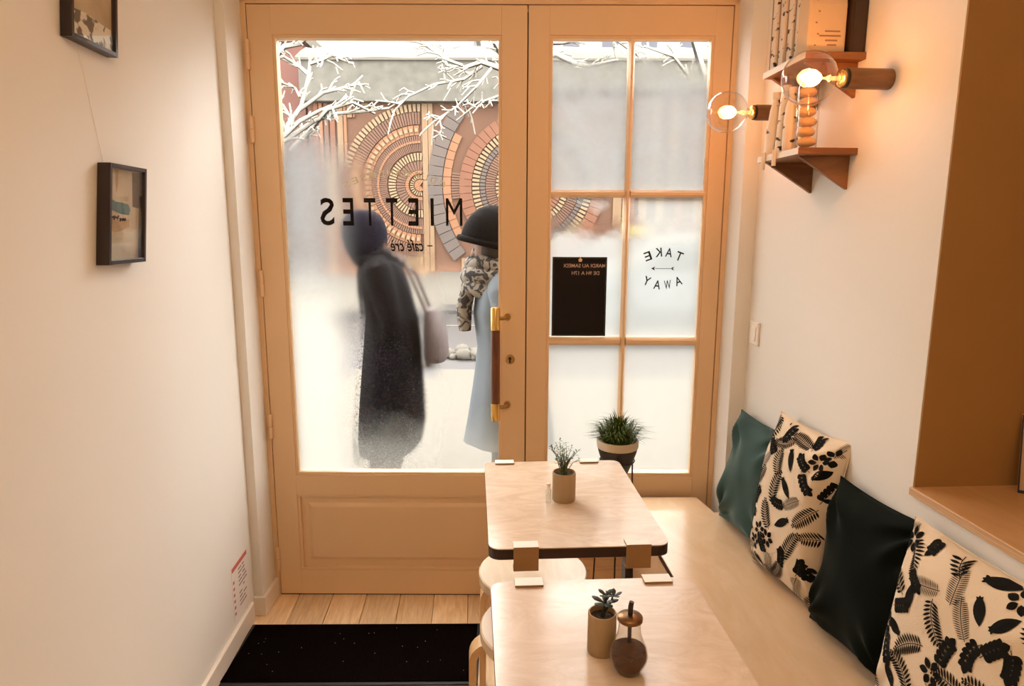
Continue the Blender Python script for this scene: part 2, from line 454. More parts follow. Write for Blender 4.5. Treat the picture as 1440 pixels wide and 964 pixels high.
def fog_left(B, x, z, nb, nm, nf):
    top = B.ramp(z, 1.93, 1.72)                                   # clear strip under the top rail
    side = B.ramp(x, -0.56, -0.80)                                # densest towards the hinges
    up = B.math('MULTIPLY', top, side)
    veil_up = B.math('MULTIPLY', up, B.ramp(z, 0.95, 1.35))
    veil_low = B.math('MULTIPLY', B.ramp(z, 0.80, 0.56), 0.38)
    veil_l2 = B.math('MULTIPLY', B.math('MULTIPLY', B.ramp(x, -0.70, -0.82), B.math('MULTIPLY', B.ramp(z, 1.75, 1.2), B.ramp(z, 0.90, 1.10))), 0.7)
    veil = B.math('MAXIMUM', B.math('MULTIPLY', veil_up, 0.88), B.math('MAXIMUM', veil_low, veil_l2))
    veil = B.math('MULTIPLY', veil, B.math('ADD', 0.75, B.math('MULTIPLY', nm, 0.5)), True)
    side_low = B.math('MULTIPLY', B.math('MULTIPLY', B.ramp(x, -0.60, -0.74), B.ramp(z, 1.36, 1.16)), 0.85)
    veil = B.math('MAXIMUM', veil, side_low)
    hi = B.math('MULTIPLY', B.ramp(z, 1.85, 1.66), B.ramp(x, -0.50, -0.60))
    lo = B.math('MULTIPLY', B.ramp(z, 1.46, 1.34), B.ramp(x, -0.24, -0.33))
    blur_zone = B.math('MAXIMUM', hi, B.math('MULTIPLY', lo, B.ramp(z, 0.52, 0.62)))
    core = B.math('MULTIPLY', B.ramp(x, -0.68, -0.60), B.ramp(x, -0.34, -0.42))
    drops = B.ramp(B.math('ADD', nf, B.math('MULTIPLY', nb, 0.35)), 0.42, 0.72)
    low = B.ramp(z, 1.25, 1.0)
    blur = B.math('MULTIPLY', blur_zone, B.math('SUBTRACT', 1.0, B.math('MULTIPLY', B.math('MULTIPLY', low, core), B.math('MULTIPLY', drops, 0.9))), True)
    return veil, blur

def fog_upper(B, x, z, nb, nm, nf):
    v = B.ramp(B.math('ADD', z, B.math('MULTIPLY', nb, 0.30)), 2.26, 2.10)
    veil = B.math('MULTIPLY', v, B.math('ADD', 0.36, B.math('ADD', B.math('MULTIPLY', nb, 0.65), B.math('MULTIPLY', nm, 0.35))), True)
    return veil, B.ramp(z, 2.14, 2.02)

def fog_middle(B, x, z, nb, nm, nf):
    hi = B.math('MULTIPLY', B.ramp(z, 1.57, 1.62), 0.7)
    lo = B.ramp(z, 1.50, 1.44)
    veil = B.math('MULTIPLY', B.math('MAXIMUM', hi, lo), B.math('ADD', 0.58, B.math('MULTIPLY', nb, 0.4)), True)
    veil = B.math('MAXIMUM', veil, B.math('MULTIPLY', B.ramp(x, 0.40, 0.50), 0.72))
    return veil, B.ramp(z, 1.56, 1.47)

def fog_lower(B, x, z, nb, nm, nf):
    veil = B.math('MULTIPLY', B.math('ADD', 0.35, B.math('MULTIPLY', nb, 0.35)), 1.0, True)
    return veil, B.math('ADD', 0.9, B.math('MULTIPLY', z, 0.0))

VEIL = (0.150, 0.150, 0.150, 1)
M['fog_left'] = fog_material('condensation_left', fog_left, VEIL, (0.34, 0.325, 0.295, 1))
M['fog_upper'] = fog_material('condensation_upper', fog_upper, (0.172, 0.170, 0.168, 1))
M['fog_middle'] = fog_material('condensation_middle', fog_middle, (0.265, 0.272, 0.266, 1))
M['fog_lower'] = fog_material('condensation_lower', fog_lower, (0.30, 0.288, 0.262, 1))

# ------------------------------------------------------------------ room shell
XL, XR, YB, ZC = -0.862, 1.0, -4.0, 2.9
o = MB().box(-1.0, 1.4, YB, 2.66, -0.08, -0.014).build('floor', M['dark_edge']); tag(o, kind='structure')
FLOOR = o
pitch, gap = 0.1392, 0.0022
proto = {}
x = -0.725 - pitch
k = 0
while x < 1.0:
    x0, x1 = max(x + gap / 2, XL), min(x + pitch - gap / 2, XR)
    cuts = [[2.62, 1.25, -0.35, -2.1, YB], [2.62, 0.55, -1.0, -2.7, YB], [2.62, 1.75, 0.2, -1.5, YB]][k % 3]
    for a, b in zip(cuts[1:], cuts[:-1]):
        MB().box(x0, x1, a + gap / 2, b - gap / 2, -0.014, 0.0).build('plank', M['oak'], FLOOR, bevel=0.0008, seg=1)
    x += pitch; k += 1

o = MB().box(XL - 0.12, XL, YB, 2.62, 0, ZC).build('wall_left', M['wall']); tag(o, kind='structure'); WALL_L = o
NY0, NY1, NZ0, NZ1, NX = 0.10, 1.376, 0.902, 2.20, 1.31          # the niche in the right wall
w = MB()
w.box(XR, 1.45, NY1, 2.62, 0, ZC).box(XR, 1.45, YB, NY0, 0, ZC)
w.box(XR, 1.45, NY0, NY1, 0, NZ0).box(XR, 1.45, NY0, NY1, NZ1, ZC).box(NX, 1.45, NY0, NY1, NZ0, NZ1)
o = w.build('wall_right', M['wall']); tag(o, kind='structure'); WALL_R = o
tag(MB().box(-1.0, 1.45, YB - 0.12, YB, 0, ZC).build('wall_back', M['wall']), kind='structure')
tag(MB().box(-1.0, 1.45, YB - 0.1, 2.75, ZC, ZC + 0.1).build('ceiling', M['ceiling']), kind='structure')
# front wall: piers and lintel around the entrance
w = MB()
w.box(-1.25, -0.972, -0.14, 0.10, -0.12, 3.0).box(0.806, 1.25, -0.14, 0.10, -0.12, 3.0).box(-0.972, 0.806, -0.14, 0.10, 2.33, 3.0)
WALL_F = w.build('wall_front', M['wall'], loc=DOOR_LOC, rotz=-YAW); tag(WALL_F, kind='structure')
M['facade_own'] = plain('own_facade', (0.2, 0.17, 0.15, 1), 0.9)
w = MB()
w.box(-6, -1.25, 0.0, 0.10, -0.12, 3.0).box(1.25, 6, 0.0, 0.10, -0.12, 3.0)
tag(w.build('wall_outer', M['facade_own'], loc=DOOR_LOC, rotz=-YAW), kind='structure')
M['sill'] = wood('sill_ply', (0.50, 0.28, 0.12, 1), (0.58, 0.35, 0.16, 1), 0.35, (4, 1.2, 1), 2.0, 2.0)
# plywood sill board of the niche
MB().box(XR - 0.006, NX, NY0, NY1, NZ0, NZ0 + 0.019).build('sill', M['sill'], WALL_R, bevel=0.001, seg=1)
MB().box(XR - 0.0075, XR - 0.006, NY0, NY1, NZ0 + 0.001, NZ0 + 0.018).build('sill_edge', M['ply_edge'], WALL_R)
# niche sheets over the white wall, its shade put into their brown colour
M['niche'] = wood('niche_shade', (0.32, 0.165, 0.048, 1), (0.36, 0.190, 0.060, 1), 0.6, (1, 1, 1), 1.5, 0.6)
MB().box(XR + 0.001, NX, NY1 - 0.004, NY1, NZ0 + 0.019, NZ1).build('shade_sheet', M['niche'], WALL_R)
MB().box(NX - 0.004, NX, NY0, NY1 - 0.004, NZ0 + 0.019, NZ1).build('shade_sheet', M['niche'], WALL_R)

# skirting
tag(MB().box(XL, XL + 0.014, YB, 2.395, 0, 0.078).build('baseboard_left', M['base'], bevel=0.003), kind='structure')
w = MB()
w.box(-1.02, -0.957, -0.153, -0.14, 0.001, 0.078).box(-0.972, -0.957, -0.14, 0.0, 0.001, 0.078)
tag(w.build('baseboard_front', M['base'], loc=DOOR_LOC, rotz=-YAW, bevel=0.002), kind='structure')

# ------------------------------------------------------------------ entrance: frame and two leaves
def door_part(mb, name, m, parent, **kw):
    return mb.build(name, m, parent, **kw)

fr = structure('trim_1', DOOR_LOC, -YAW)
door_part(MB().box(-0.985, -0.9535, 0.0, 0.075, 0, 2.33), 'jamb', M['door'], fr, bevel=0.002)
door_part(MB().box(0.7885, 0.82, 0.0, 0.075, 0, 2.33), 'jamb', M['door'], fr, bevel=0.002)
door_part(MB().box(-0.985, 0.82, 0.0, 0.075, 2.282, 2.34), 'head', M['door'], fr, bevel=0.002)
door_part(MB().box(-0.96, -0.925, 0.048, 0.075, 0, 2.30), 'stop', M['door'], fr)
door_part(MB().box(0.76, 0.80, 0.048, 0.075, 0, 2.30), 'stop', M['door'], fr)
door_part(MB().box(-0.96, 0.80, 0.048, 0.075, 2.25, 2.30), 'stop', M['door'], fr)
door_part(MB().box(-0.985, 0.82, 0.004, 0.075, -0.012, 0.004), 'threshold', M['dark_gap'], fr)

def ring_boxes(x0, x1, z0, z1, wd, y0, y1):
    m = MB()
    m.prism([(x0, z0), (x0, z1), (x0 + wd, z1 - wd), (x0 + wd, z0 + wd)], 'y', y0, y1)
    m.prism([(x1, z0), (x1 - wd, z0 + wd), (x1 - wd, z1 - wd), (x1, z1)], 'y', y0, y1)
    m.prism([(x0, z1), (x1, z1), (x1 - wd, z1 - wd), (x0 + wd, z1 - wd)], 'y', y0, y1)
    m.prism([(x0, z0), (x0 + wd, z0 + wd), (x1 - wd, z0 + wd), (x1, z0)], 'y', y0, y1)
    return m

def raised_panel(x0, x1, z0, z1, ix0, ix1, iz0, iz1):
    """field panel: flat border, sloped step, raised field"""
    m = MB()
    def rect(a0, a1, b0, b1, y): return [(a0, y, b0), (a1, y, b0), (a1, y, b1), (a0, y, b1)]
    s = 0.012
    loops = [rect(x0, x1, z0, z1, 0.016), rect(ix0 - s, ix1 + s, iz0 - s, iz1 + s, 0.014),
             rect(ix0, ix1, iz0, iz1, 0.006), rect(ix0 + 0.004, ix1 - 0.004, iz0 + 0.004, iz1 - 0.004, 0.005)]
    vs = [p for l in loops for p in l]
    fs = []
    for i in range(3):
        for k in range(4):
            fs.append((i * 4 + k, i * 4 + (k + 1) % 4, (i + 1) * 4 + (k + 1) % 4, (i + 1) * 4 + k))
    fs.append((12, 13, 14, 15))
    m.add(vs, fs)
    m.box(x0, x1, 0.02, 0.034, z0, z1)
    return m

def leaf(name, x0, x1, gx0, gx1):
    d = structure(name, DOOR_LOC, -YAW)
    zt, zb, gz0, gz1, pz0, pz1 = 2.2785, 0.006, 0.532, 2.169, 0.117, 0.432
    bv = dict(bevel=0.0015, seg=2)
    door_part(MB().box(x0, gx0 - 0.01, 0, 0.045, zb, zt), 'stile', M['door'], d, **bv)
    door_part(MB().box(gx1 + 0.01, x1, 0, 0.045, zb, zt), 'stile', M['door'], d, **bv)
    a, b = gx0 - 0.01, gx1 + 0.01
    door_part(MB().box(a, b, 0, 0.045, gz1 + 0.01, zt), 'rail', M['door'], d)
    door_part(MB().box(a, b, 0, 0.045, pz1 + 0.006, gz0 - 0.010), 'rail', M['door'], d)
    door_part(MB().box(a, b, 0, 0.045, zb, pz0 - 0.006), 'rail', M['door'], d)
    door_part(ring_boxes(gx0 - 0.0102, gx1 + 0.0102, gz0 - 0.0102, gz1 + 0.0102, 0.0115, 0.004, 0.042), 'glazing_bead', M['door'], d, bevel=0.0015)
    door_part(raised_panel(a, b, pz0 - 0.006, pz1 + 0.006, gx0 + 0.042, gx1 - 0.042, 0.164, 0.387), 'panel', M['door'], d)
    door_part(ring_boxes(a, b, pz0 - 0.006, pz1 + 0.006, 0.011, 0.003, 0.02), 'panel_moulding', M['door'], d, bevel=0.002)
    return d

D1 = leaf('door_1', -0.9505, 0.0515, -0.854, -0.051)
D2 = leaf('door_2', 0.0555, 0.7855, 0.1425, 0.714)
# cover strip between the leaves
door_part(MB().box(0.0665, 0.069, -0.0012, 0.0, 0.01, 2.27), 'cover_strip', M['door'], D2)
door_part(MB().box(0.03, 0.08, 0.047, 0.06, 0.01, 2.27), 'cover_strip', M['dark_gap'], D2)

def pane(d, x0, x1, z0, z1, fog):
    p = door_part(MB().box(x0 - 0.004, x1 + 0.004, 0.021, 0.025, z0 - 0.004, z1 + 0.004), 'pane', M['pane'], d)
    f = MB().add([(x0, 0.0195, z0), (x1, 0.0195, z0), (x1, 0.0195, z1), (x0, 0.0195, z1)], [(0, 1, 2, 3)]).build('condensation', fog, p)
    return p
pane(D1, -0.854, -0.051, 0.532, 2.169, M['fog_left'])
cols = [(0.1425, 0.418), (0.442, 0.714)]
rows = [(1.640, 2.169, 'fog_upper'), (1.084, 1.613, 'fog_middle'), (0.532, 1.050, 'fog_lower')]
for cx0, cx1 in cols:
    for rz0, rz1, fg in rows:
        pane(D2, cx0, cx1, rz0, rz1, M[fg])
def muntin(x0, x1, z0, z1):
    vert = (z1 - z0) > (x1 - x0)
    m = MB()
    if vert:
        c = (x0 + x1) / 2
        m.prism([(x0, 0.018), (x0 + 0.004, 0.010), (c - 0.004, 0.003), (c + 0.004, 0.003), (x1 - 0.004, 0.010), (x1, 0.018), (x1, 0.042), (x0, 0.042)], 'z', z0, z1)
    else:
        c = (z0 + z1) / 2
        m.prism([(0.018, z0), (0.010, z0 + 0.005), (0.003, c - 0.005), (0.003, c + 0.005), (0.010, z1 - 0.005), (0.018, z1), (0.042, z1), (0.042, z0)], 'x', x0, x1)
    return door_part(m, 'muntin', M['door'], D2, weld=True)
muntin(0.418, 0.442, 0.526, 2.175)
muntin(0.136, 0.4185, 1.613, 1.640); muntin(0.4415, 0.72, 1.613, 1.640)
muntin(0.136, 0.4185, 1.050, 1.084); muntin(0.4415, 0.72, 1.050, 1.084)

for z0, z1 in ((2.058, 2.162), (1.801, 1.898), (1.237, 1.337), (0.674, 0.773), (0.113, 0.214)):
    zm = (z0 + z1) / 2
    h = MB().lathe([(0.0, z0 - 0.003), (0.005, z0), (0.0085, z0 + 0.003), (0.0085, zm - 0.0008)], 12, Matrix.Translation((-0.9525, -0.006, 0)))
    h.lathe([(0.0085, zm + 0.0008), (0.0085, z1 - 0.003), (0.005, z1), (0.0, z1 + 0.003)], 12, Matrix.Translation((-0.9525, -0.006, 0)))
    door_part(h, 'hinge', M['hinge'], D1, smooth=40)

# pull handle: wooden grip between brass ends on two stand-offs
HX, HY = -0.063, -0.048
T = Matrix.Translation((HX, HY, 0))
hd = door_part(MB().lathe([(0.0165, 0.834), (0.0175, 0.84), (0.0175, 1.113), (0.0165, 1.119)], 20, T), 'handle', M['grip'], D1, smooth=40)
MB().lathe([(0.0, 0.765), (0.016, 0.766), (0.018, 0.770), (0.018, 0.834)], 20, T).build('ferrule', M['brass'], hd, smooth=40)
MB().lathe([(0.018, 1.119), (0.018, 1.200), (0.016, 1.204), (0.0, 1.206)], 20, T).build('ferrule', M['brass'], hd, smooth=40)
for zz in (1.162, 0.816):
    m = MB().tube([(HX, HY, zz), (-0.030, -0.036, zz), (-0.020, -0.022, zz), (-0.018, -0.0005, zz)], 0.0075, 12)
    m.lathe([(0.0, 0.0), (0.0135, 0.001), (0.0135, 0.006), (0.0, 0.0065)], 18, Matrix.Translation((-0.018, -0.0005, zz)) @ Matrix.Rotation(PI / 2, 4, 'X'))
    m.build('standoff', M['old_brass'], hd, smooth=40)
kh = door_part(MB().lathe([(0.0, 0.0), (0.019, 0.0), (0.019, 0.003), (0.016, 0.006), (0.0, 0.0065)], 22, Matrix.Translation((-0.008, -0.0003, 0.997)) @ Matrix.Rotation(PI / 2, 4, 'X')), 'lock', M['old_brass'], D1, smooth=40)
m = MB().prism([(-0.011, 0.998), (-0.005, 0.998), (-0.004, 0.984), (-0.012, 0.984)], 'y', -0.0080, -0.0068)
m.lathe([(0.0, 0.0), (0.006, 0.0), (0.006, 0.0013), (0.0, 0.0013)], 14, Matrix.Translation((-0.008, -0.0067, 1.001)) @ Matrix.Rotation(PI / 2, 4, 'X'))
m.build('keyhole', M['black'], kh)

# ------------------------------------------------------------------ lettering helpers
def glyph_polys(txt, bold=0.0, shear=0.0):
    cu = bpy.data.curves.new('tmp', 'FONT'); cu.body = txt; cu.offset = bold; cu.shear = shear
    cu.resolution_u = 3
    ob = bpy.data.objects.new('tmp', cu); COL.objects.link(ob)
    dg = bpy.context.evaluated_depsgraph_get()
    me = bpy.data.meshes.new_from_object(ob.evaluated_get(dg))
    vs = [v.co.copy() for v in me.vertices]; fs = [tuple(p.vertices) for p in me.polygons]
    bpy.data.objects.remove(ob); bpy.data.curves.remove(cu); bpy.data.meshes.remove(me)
    return vs, fs

def text_into(mb, txt, x0, x1, z0, z1, y, mirror=True, bold=0.0, shear=0.0, rot=0.0):
    """fit txt into the box on the plane y (door coordinates), mirrored when read from inside"""
    vs, fs = glyph_polys(txt, bold, shear)
    ax0, ax1 = min(v.x for v in vs), max(v.x for v in vs)
    ay0, ay1 = min(v.y for v in vs), max(v.y for v in vs)
    cx, cz = (x0 + x1) / 2, (z0 + z1) / 2
    out = []
    for v in vs:
        u = (v.x - ax0) / max(ax1 - ax0, 1e-6) - 0.5
        w_ = (v.y - ay0) / max(ay1 - ay0, 1e-6) - 0.5
        if mirror: u = -u
        px, pz = u * (x1 - x0), w_ * (z1 - z0)
        c, s_ = math.cos(rot), math.sin(rot)
        out.append((cx + px * c - pz * s_, y, cz + px * s_ + pz * c))
    mb.add(out, fs)
    return mb

GL = 0.0178
name_letters = [('S', 448.2, 468.2), ('E', 480.3, 495.5), ('T', 510.6, 526.8), ('T', 541.8, 558.0), ('E', 573.0, 587.6), ('I', 604.6, 609.2), ('M', 626.3, 649.6)]
kx = 0.540 / (651 - 448)
for ch, p0, p1 in name_letters:
    m = MB(); text_into(m, ch, -0.725 + (p0 - 448) * kx, -0.725 + (p1 - 448) * kx, 1.506, 1.608, GL, bold=0.0 if ch == 'M' else 0.014)
    o = door_part(m, 'letter', M['ink'], D1)
m = MB(); text_into(m, 'caf\u00e9 cr\u00e8', -0.462, -0.338, 1.410, 1.455, GL, bold=0.012, shear=0.25)
m.box(-0.323, -0.303, GL, GL + 0.0004, 1.429, 1.4335)
door_part(m, 'lettering', M['ink'], D1)['label'] = 'small black cursive lettering'
arc = 'GOURMANDISES'
m = MB()
for i, ch in enumerate(arc):
    t = i / (len(arc) - 1)                       # from the first letter (on the right from inside) to the last
    xx = -0.262 - t * 0.360
    dz = (xx + 0.44) / 0.18
    zz = 1.700 - 0.042 * dz * dz
    slope = -2 * 0.042 * dz / 0.18
    text_into(m, ch, xx - 0.011, xx + 0.011, zz - 0.012, zz + 0.012, GL, bold=0.01, rot=math.atan(slope))
door_part(m, 'lettering', M['text_pale'], D1)['label'] = 'faint pale green arched lettering'
m = MB()
for txt, zc, sgn in (('TAKE', 1.383, 1), ('AWAY', 1.313, -1)):
    for i, ch in enumerate(txt):
        t = (i - 1.5) / 1.5
        xx = 0.576 - t * 0.060
        zz = zc + sgn * 0.028 - sgn * 0.016 * t * t
        text_into(m, ch, xx - 0.013, xx + 0.013, zz - 0.017, zz + 0.017, GL, bold=0.012, rot=sgn * 0.36 * t)
m.box(0.545, 0.612, GL, GL + 0.0003, 1.3475, 1.3493)
m.prism([(0.530, 1.3485), (0.546, 1.3565), (0.542, 1.3485), (0.546, 1.3405)], 'y', GL, GL + 0.0003)
m.prism([(0.606, 1.3485), (0.612, 1.354), (0.619, 1.354), (0.613, 1.3485), (0.619, 1.343), (0.612, 1.343)], 'y', GL, GL + 0.0003)
door_part(m, 'lettering', M['ink'], D2)['label'] = 'black arched lettering with a small arrow'

# opening hours board hung on the glass
b = thing('hours_board', 'black rectangular opening hours board hung on the middle left pane of the right door', 'sign', DL(0.2565, 0.010, 1.240), -YAW)
MB().box(-0.098, 0.098, -0.003, 0.004, -0.146, 0.146).build('board', M['ink'], b)
ring_boxes(-0.1035, 0.1035, -0.1515, 0.1515, 0.007, -0.006, 0.006).build('frame', M['black'], b, bevel=0.001)
m = MB()
text_into(m, 'MARDI AU SAMEDI', -0.060, 0.098, 0.112, 0.126, -0.0034, bold=0.012)
text_into(m, 'DE 9H A 17H', -0.030, 0.075, 0.084, 0.098, -0.0034, bold=0.012)
m.build('lettering', M['text_tan'], b)
m = MB().prism([(-0.004, 0.134), (0.007, 0.134), (0.009, 0.142), (0.0035, 0.147), (0.0015, 0.158), (-0.0005, 0.147), (-0.006, 0.142)], 'y', -0.0085, -0.006)
m.build('hook', M['kraft'], b)

# ------------------------------------------------------------------ left wall: pictures, notice
def shadow_box(name, label, y0, y1, z0, z1, dep, tilt, art):
    t = thing(name, label, 'picture', (XL, 0, 0), 0, 'framed pictures on the left wall')
    d0, d1 = 0.0012, dep
    m = MB()
    w_ = 0.010
    def q(y, z):  # in-plane slant of the hanging frame
        return (y + tilt * (z - z1), z)
    for (a, b_, c, d_) in ((y0, y0 + w_, z0, z1), (y1 - w_, y1, z0, z1), (y0 + w_, y1 - w_, z0, z0 + w_), (y0 + w_, y1 - w_, z1 - w_, z1)):
        m.prism([q(a, c), q(b_, c), q(b_, d_), q(a, d_)], 'x', d0, d1)
    m.build('frame', M['frame'], t, bevel=0.001, seg=1)
    MB().prism([q(y0 + w_, z0 + w_), q(y1 - w_, z0 + w_), q(y1 - w_, z1 - w_), q(y0 + w_, z1 - w_)], 'x', 0.010, 0.016).build('print', art, t)
    MB().prism([q(y0 + w_, z0 + w_), q(y1 - w_, z0 + w_), q(y1 - w_, z1 - w_), q(y0 + w_, z1 - w_)], 'x', d1 - 0.006, d1 - 0.004).build('glass', M['pic_glass'], t)
    return t, q

def mat_sheet(name, c0, c1, scale, p0, p1):
    m, nt, N, L, p = newmat(name)
    tc = N.new('ShaderNodeTexCoord'); n = N.new('ShaderNodeTexNoise'); n.inputs['Scale'].default_value = scale; n.inputs['Detail'].default_value = 5
    L.new(tc.outputs['Object'], n.inputs['Vector'])
    cr = N.new('ShaderNodeValToRGB'); cr.color_ramp.elements[0].position = p0; cr.color_ramp.elements[1].position = p1
    cr.color_ramp.elements[0].color = c0; cr.color_ramp.elements[1].color = c1
    L.new(n.outputs['Fac'], cr.inputs[0]); L.new(cr.outputs[0], p.inputs['Base Color'])
    p.inputs['Roughness'].default_value = 0.8
    return m
M['art_paper'] = mat_sheet('aged_art_paper', (0.42, 0.33, 0.22, 1), (0.60, 0.50, 0.36, 1), 9, 0.35, 0.65)
M['art_reflection'] = mat_sheet('painted_reflection', (0.10, 0.09, 0.08, 1), (0.78, 0.75, 0.68, 1), 38, 0.44, 0.50)
M['teal'] = plain('teal_wash', (0.07, 0.16, 0.17, 1), 0.8, vary=0.3, vscale=40)
M['ochre'] = plain('ochre_wash', (0.40, 0.25, 0.12, 1), 0.8, vary=0.2, vscale=30)
M['umber'] = plain('umber_wash', (0.06, 0.025, 0.015, 1), 0.8)

# lower picture: a painted sheet with a teal smear
t, q = shadow_box('shadow_box_picture', 'deep dark framed picture with a teal brush stroke, hanging by a thread under the other', 1.623, 1.797, 1.412, 1.645, 0.031, 0.21, M['art_paper'])
def art(poly, m, nm, x0=0.0161, x1=0.0166):
    MB().prism([q(a, b_) for a, b_ in poly], 'x', x0, x1).build(nm, m, t)
art([(1.640, 1.552), (1.650, 1.566), (1.675, 1.558), (1.70, 1.557), (1.735, 1.553), (1.745, 1.540), (1.738, 1.528), (1.70, 1.530), (1.66, 1.538)], M['teal'], 'brush_stroke')
art([(1.645, 1.500), (1.66, 1.519), (1.70, 1.514), (1.74, 1.517), (1.742, 1.500), (1.70, 1.489), (1.67, 1.485)], M['ochre'], 'brush_stroke', 0.0161, 0.0163)
art([(1.672, 1.633), (1.688, 1.633), (1.684, 1.595), (1.678, 1.580)], M['ochre'], 'brush_stroke')
art([(1.752, 1.633), (1.786, 1.633), (1.786, 1.545), (1.755, 1.548)], M['umber'], 'brush_stroke')
mm = MB()
for (ya, yb, ph) in ((1.648, 1.690, 0.0), (1.694, 1.722, 1.1)):
    mm.tube([(0.0170,) + q(ya + (yb - ya) * k / 22, 1.521 - 0.10 * (ya - 1.648) + 0.0055 * math.sin(k * 1.55 + ph) * (0.6 + 0.4 * math.sin(k * 0.7))) for k in range(23)], 0.0011, 5)
mm.build('scrawl', M['ink'], t)
pts = [(0.0018, 1.588 + 0.06 * k / 6, 1.893 - (1.893 - 1.645) * k / 6) for k in range(7)]
MB().tube(pts, 0.0007, 5).build('thread', M['paper'], t)
# upper picture
t, q = shadow_box('shadow_box_picture', 'dark framed picture with a painted scratchy pale sketch, cut by the photo top', 1.567, 1.752, 1.893, 2.13, 0.026, 0.16, M['art_paper'])
art([(1.580, 1.905), (1.738, 1.905), (1.738, 1.953), (1.70, 1.955), (1.64, 1.962), (1.580, 1.958)], M['art_reflection'], 'reflection')  # glass reflection painted onto the sheet as pale noise

# safety notice low on the wall
t = thing('wall_notice', 'white paper notice with a red heading low on the left wall', 'notice', (XL, 0, 0))
MB().box(0.0003, 0.0012, 2.222, 2.380, 0.100, 0.311).build('sheet', M['paper'], t)
MB().box(0.0012, 0.0016, 2.226, 2.378, 0.286, 0.303).build('heading', M['notice_red'], t)
m = MB()
for i in range(10):
    zz = 0.268 - i * 0.0155
    for a, b_ in ((2.285, 2.31 + 0.02 * random.random()), (2.325, 2.34 + 0.03 * random.random())):
        if random.random() < 0.75: m.box(0.0012, 0.0015, a, b_, zz, zz + 0.006)
m.build('text_lines', M['notice_grey'], t)
m = MB()
for i in range(6):
    zz = 0.240 - i * 0.024
    m.box(0.0012, 0.0016, 2.230, 2.243, zz, zz + 0.011)
m.build('symbols', M['notice_red'], t)

# light switch on the right wall
t = thing('light_switch', 'white rocker light switch on the right wall by the door pier', 'switch', (XR, 2.262, 1.135))
MB().box(-0.009, -0.0003, -0.036, 0.036, -0.041, 0.041).build('plate', M['white_plastic'], t, bevel=0.003)
MB().prism([(-0.0090, -0.026), (-0.0135, -0.026), (-0.0105, 0.026), (-0.0090, 0.026)], 'y', -0.022, 0.022).build('rocker', M['white_plastic'], t, bevel=0.001)

# ------------------------------------------------------------------ furniture
def rounded_rect(x0, x1, y0, y1, r, n=6):
    pts = []
    for cx, cy, a0 in ((x1 - r, y1 - r, 0), (x0 + r, y1 - r, 90), (x0 + r, y0 + r, 180), (x1 - r, y0 + r, 270)):
        for k in range(n + 1):
            a = R(a0 + 90 * k / n)
            pts.append((cx + r * math.cos(a), cy + r * math.sin(a)))
    return pts

BENCH_Z = 0.45
BX = 0.607
t = thing('bench', 'long birch plywood wall bench with cushions along the right wall', 'bench', (0, 0, 0))
MB().prism([(BX, -2.2), (XR - 0.001, -2.2), (XR - 0.001, 2.285), (0.90, 2.29), (0.88, 2.435), (BX, 2.445)], 'z', BENCH_Z - 0.021, BENCH_Z).build('seat', M['birch_bench'], t, bevel=0.0015, seg=1)
MB().box(BX - 0.0012, BX, -2.2, 2.44, BENCH_Z - 0.020, BENCH_Z - 0.001).build('edge_band', M['dark_edge'], t)  # plywood edge, its shade put into the dark colour
MB().box(BX + 0.012, BX + 0.030, -2.2, 2.44, 0.0, BENCH_Z - 0.021).build('front_panel', M['birch_bench'], t)

def cafe_table(label, cx, y0, y1):
    wd = 0.438
    t = thing('cafe_table', label, 'table', (cx, (y0 + y1) / 2, 0), 0, 'small birch cafe tables')
    hx, hy = wd / 2, (y1 - y0) / 2
    MB().prism(rounded_rect(-hx, hx, -hy, hy, 0.028), 'z', 0.7475, 0.750).build('tabletop', M['birch'], t)
    MB().prism(rounded_rect(-hx, hx, -hy, hy, 0.028), 'z', 0.722, 0.7475).build('edge_band', M['dark_edge'], t)
    MB().prism(rounded_rect(-hx + 0.002, hx - 0.002, -hy + 0.002, hy - 0.002, 0.026), 'z', 0.7205, 0.722).build('underside', M['birch'], t)
    MB().box(0.178, 0.198, -0.022, 0.022, 0.010, 0.7205).build('column', M['black'], t, bevel=0.002)
    MB().box(-0.17, 0.19, -0.030, 0.030, 0.708, 0.7205).build('support_arm', M['black'], t, bevel=0.002)
    MB().box(-0.14, 0.205, -0.040, 0.040, 0.0004, 0.010).build('foot', M['black'], t, bevel=0.002)
    return t
cafe_table('small birch cafe table nearer the door with a herb pot', 0.2525, 1.460, 2.050)
cafe_table('small birch cafe table with sugar dispenser, nearest the camera', 0.2525, 0.722, 1.312)

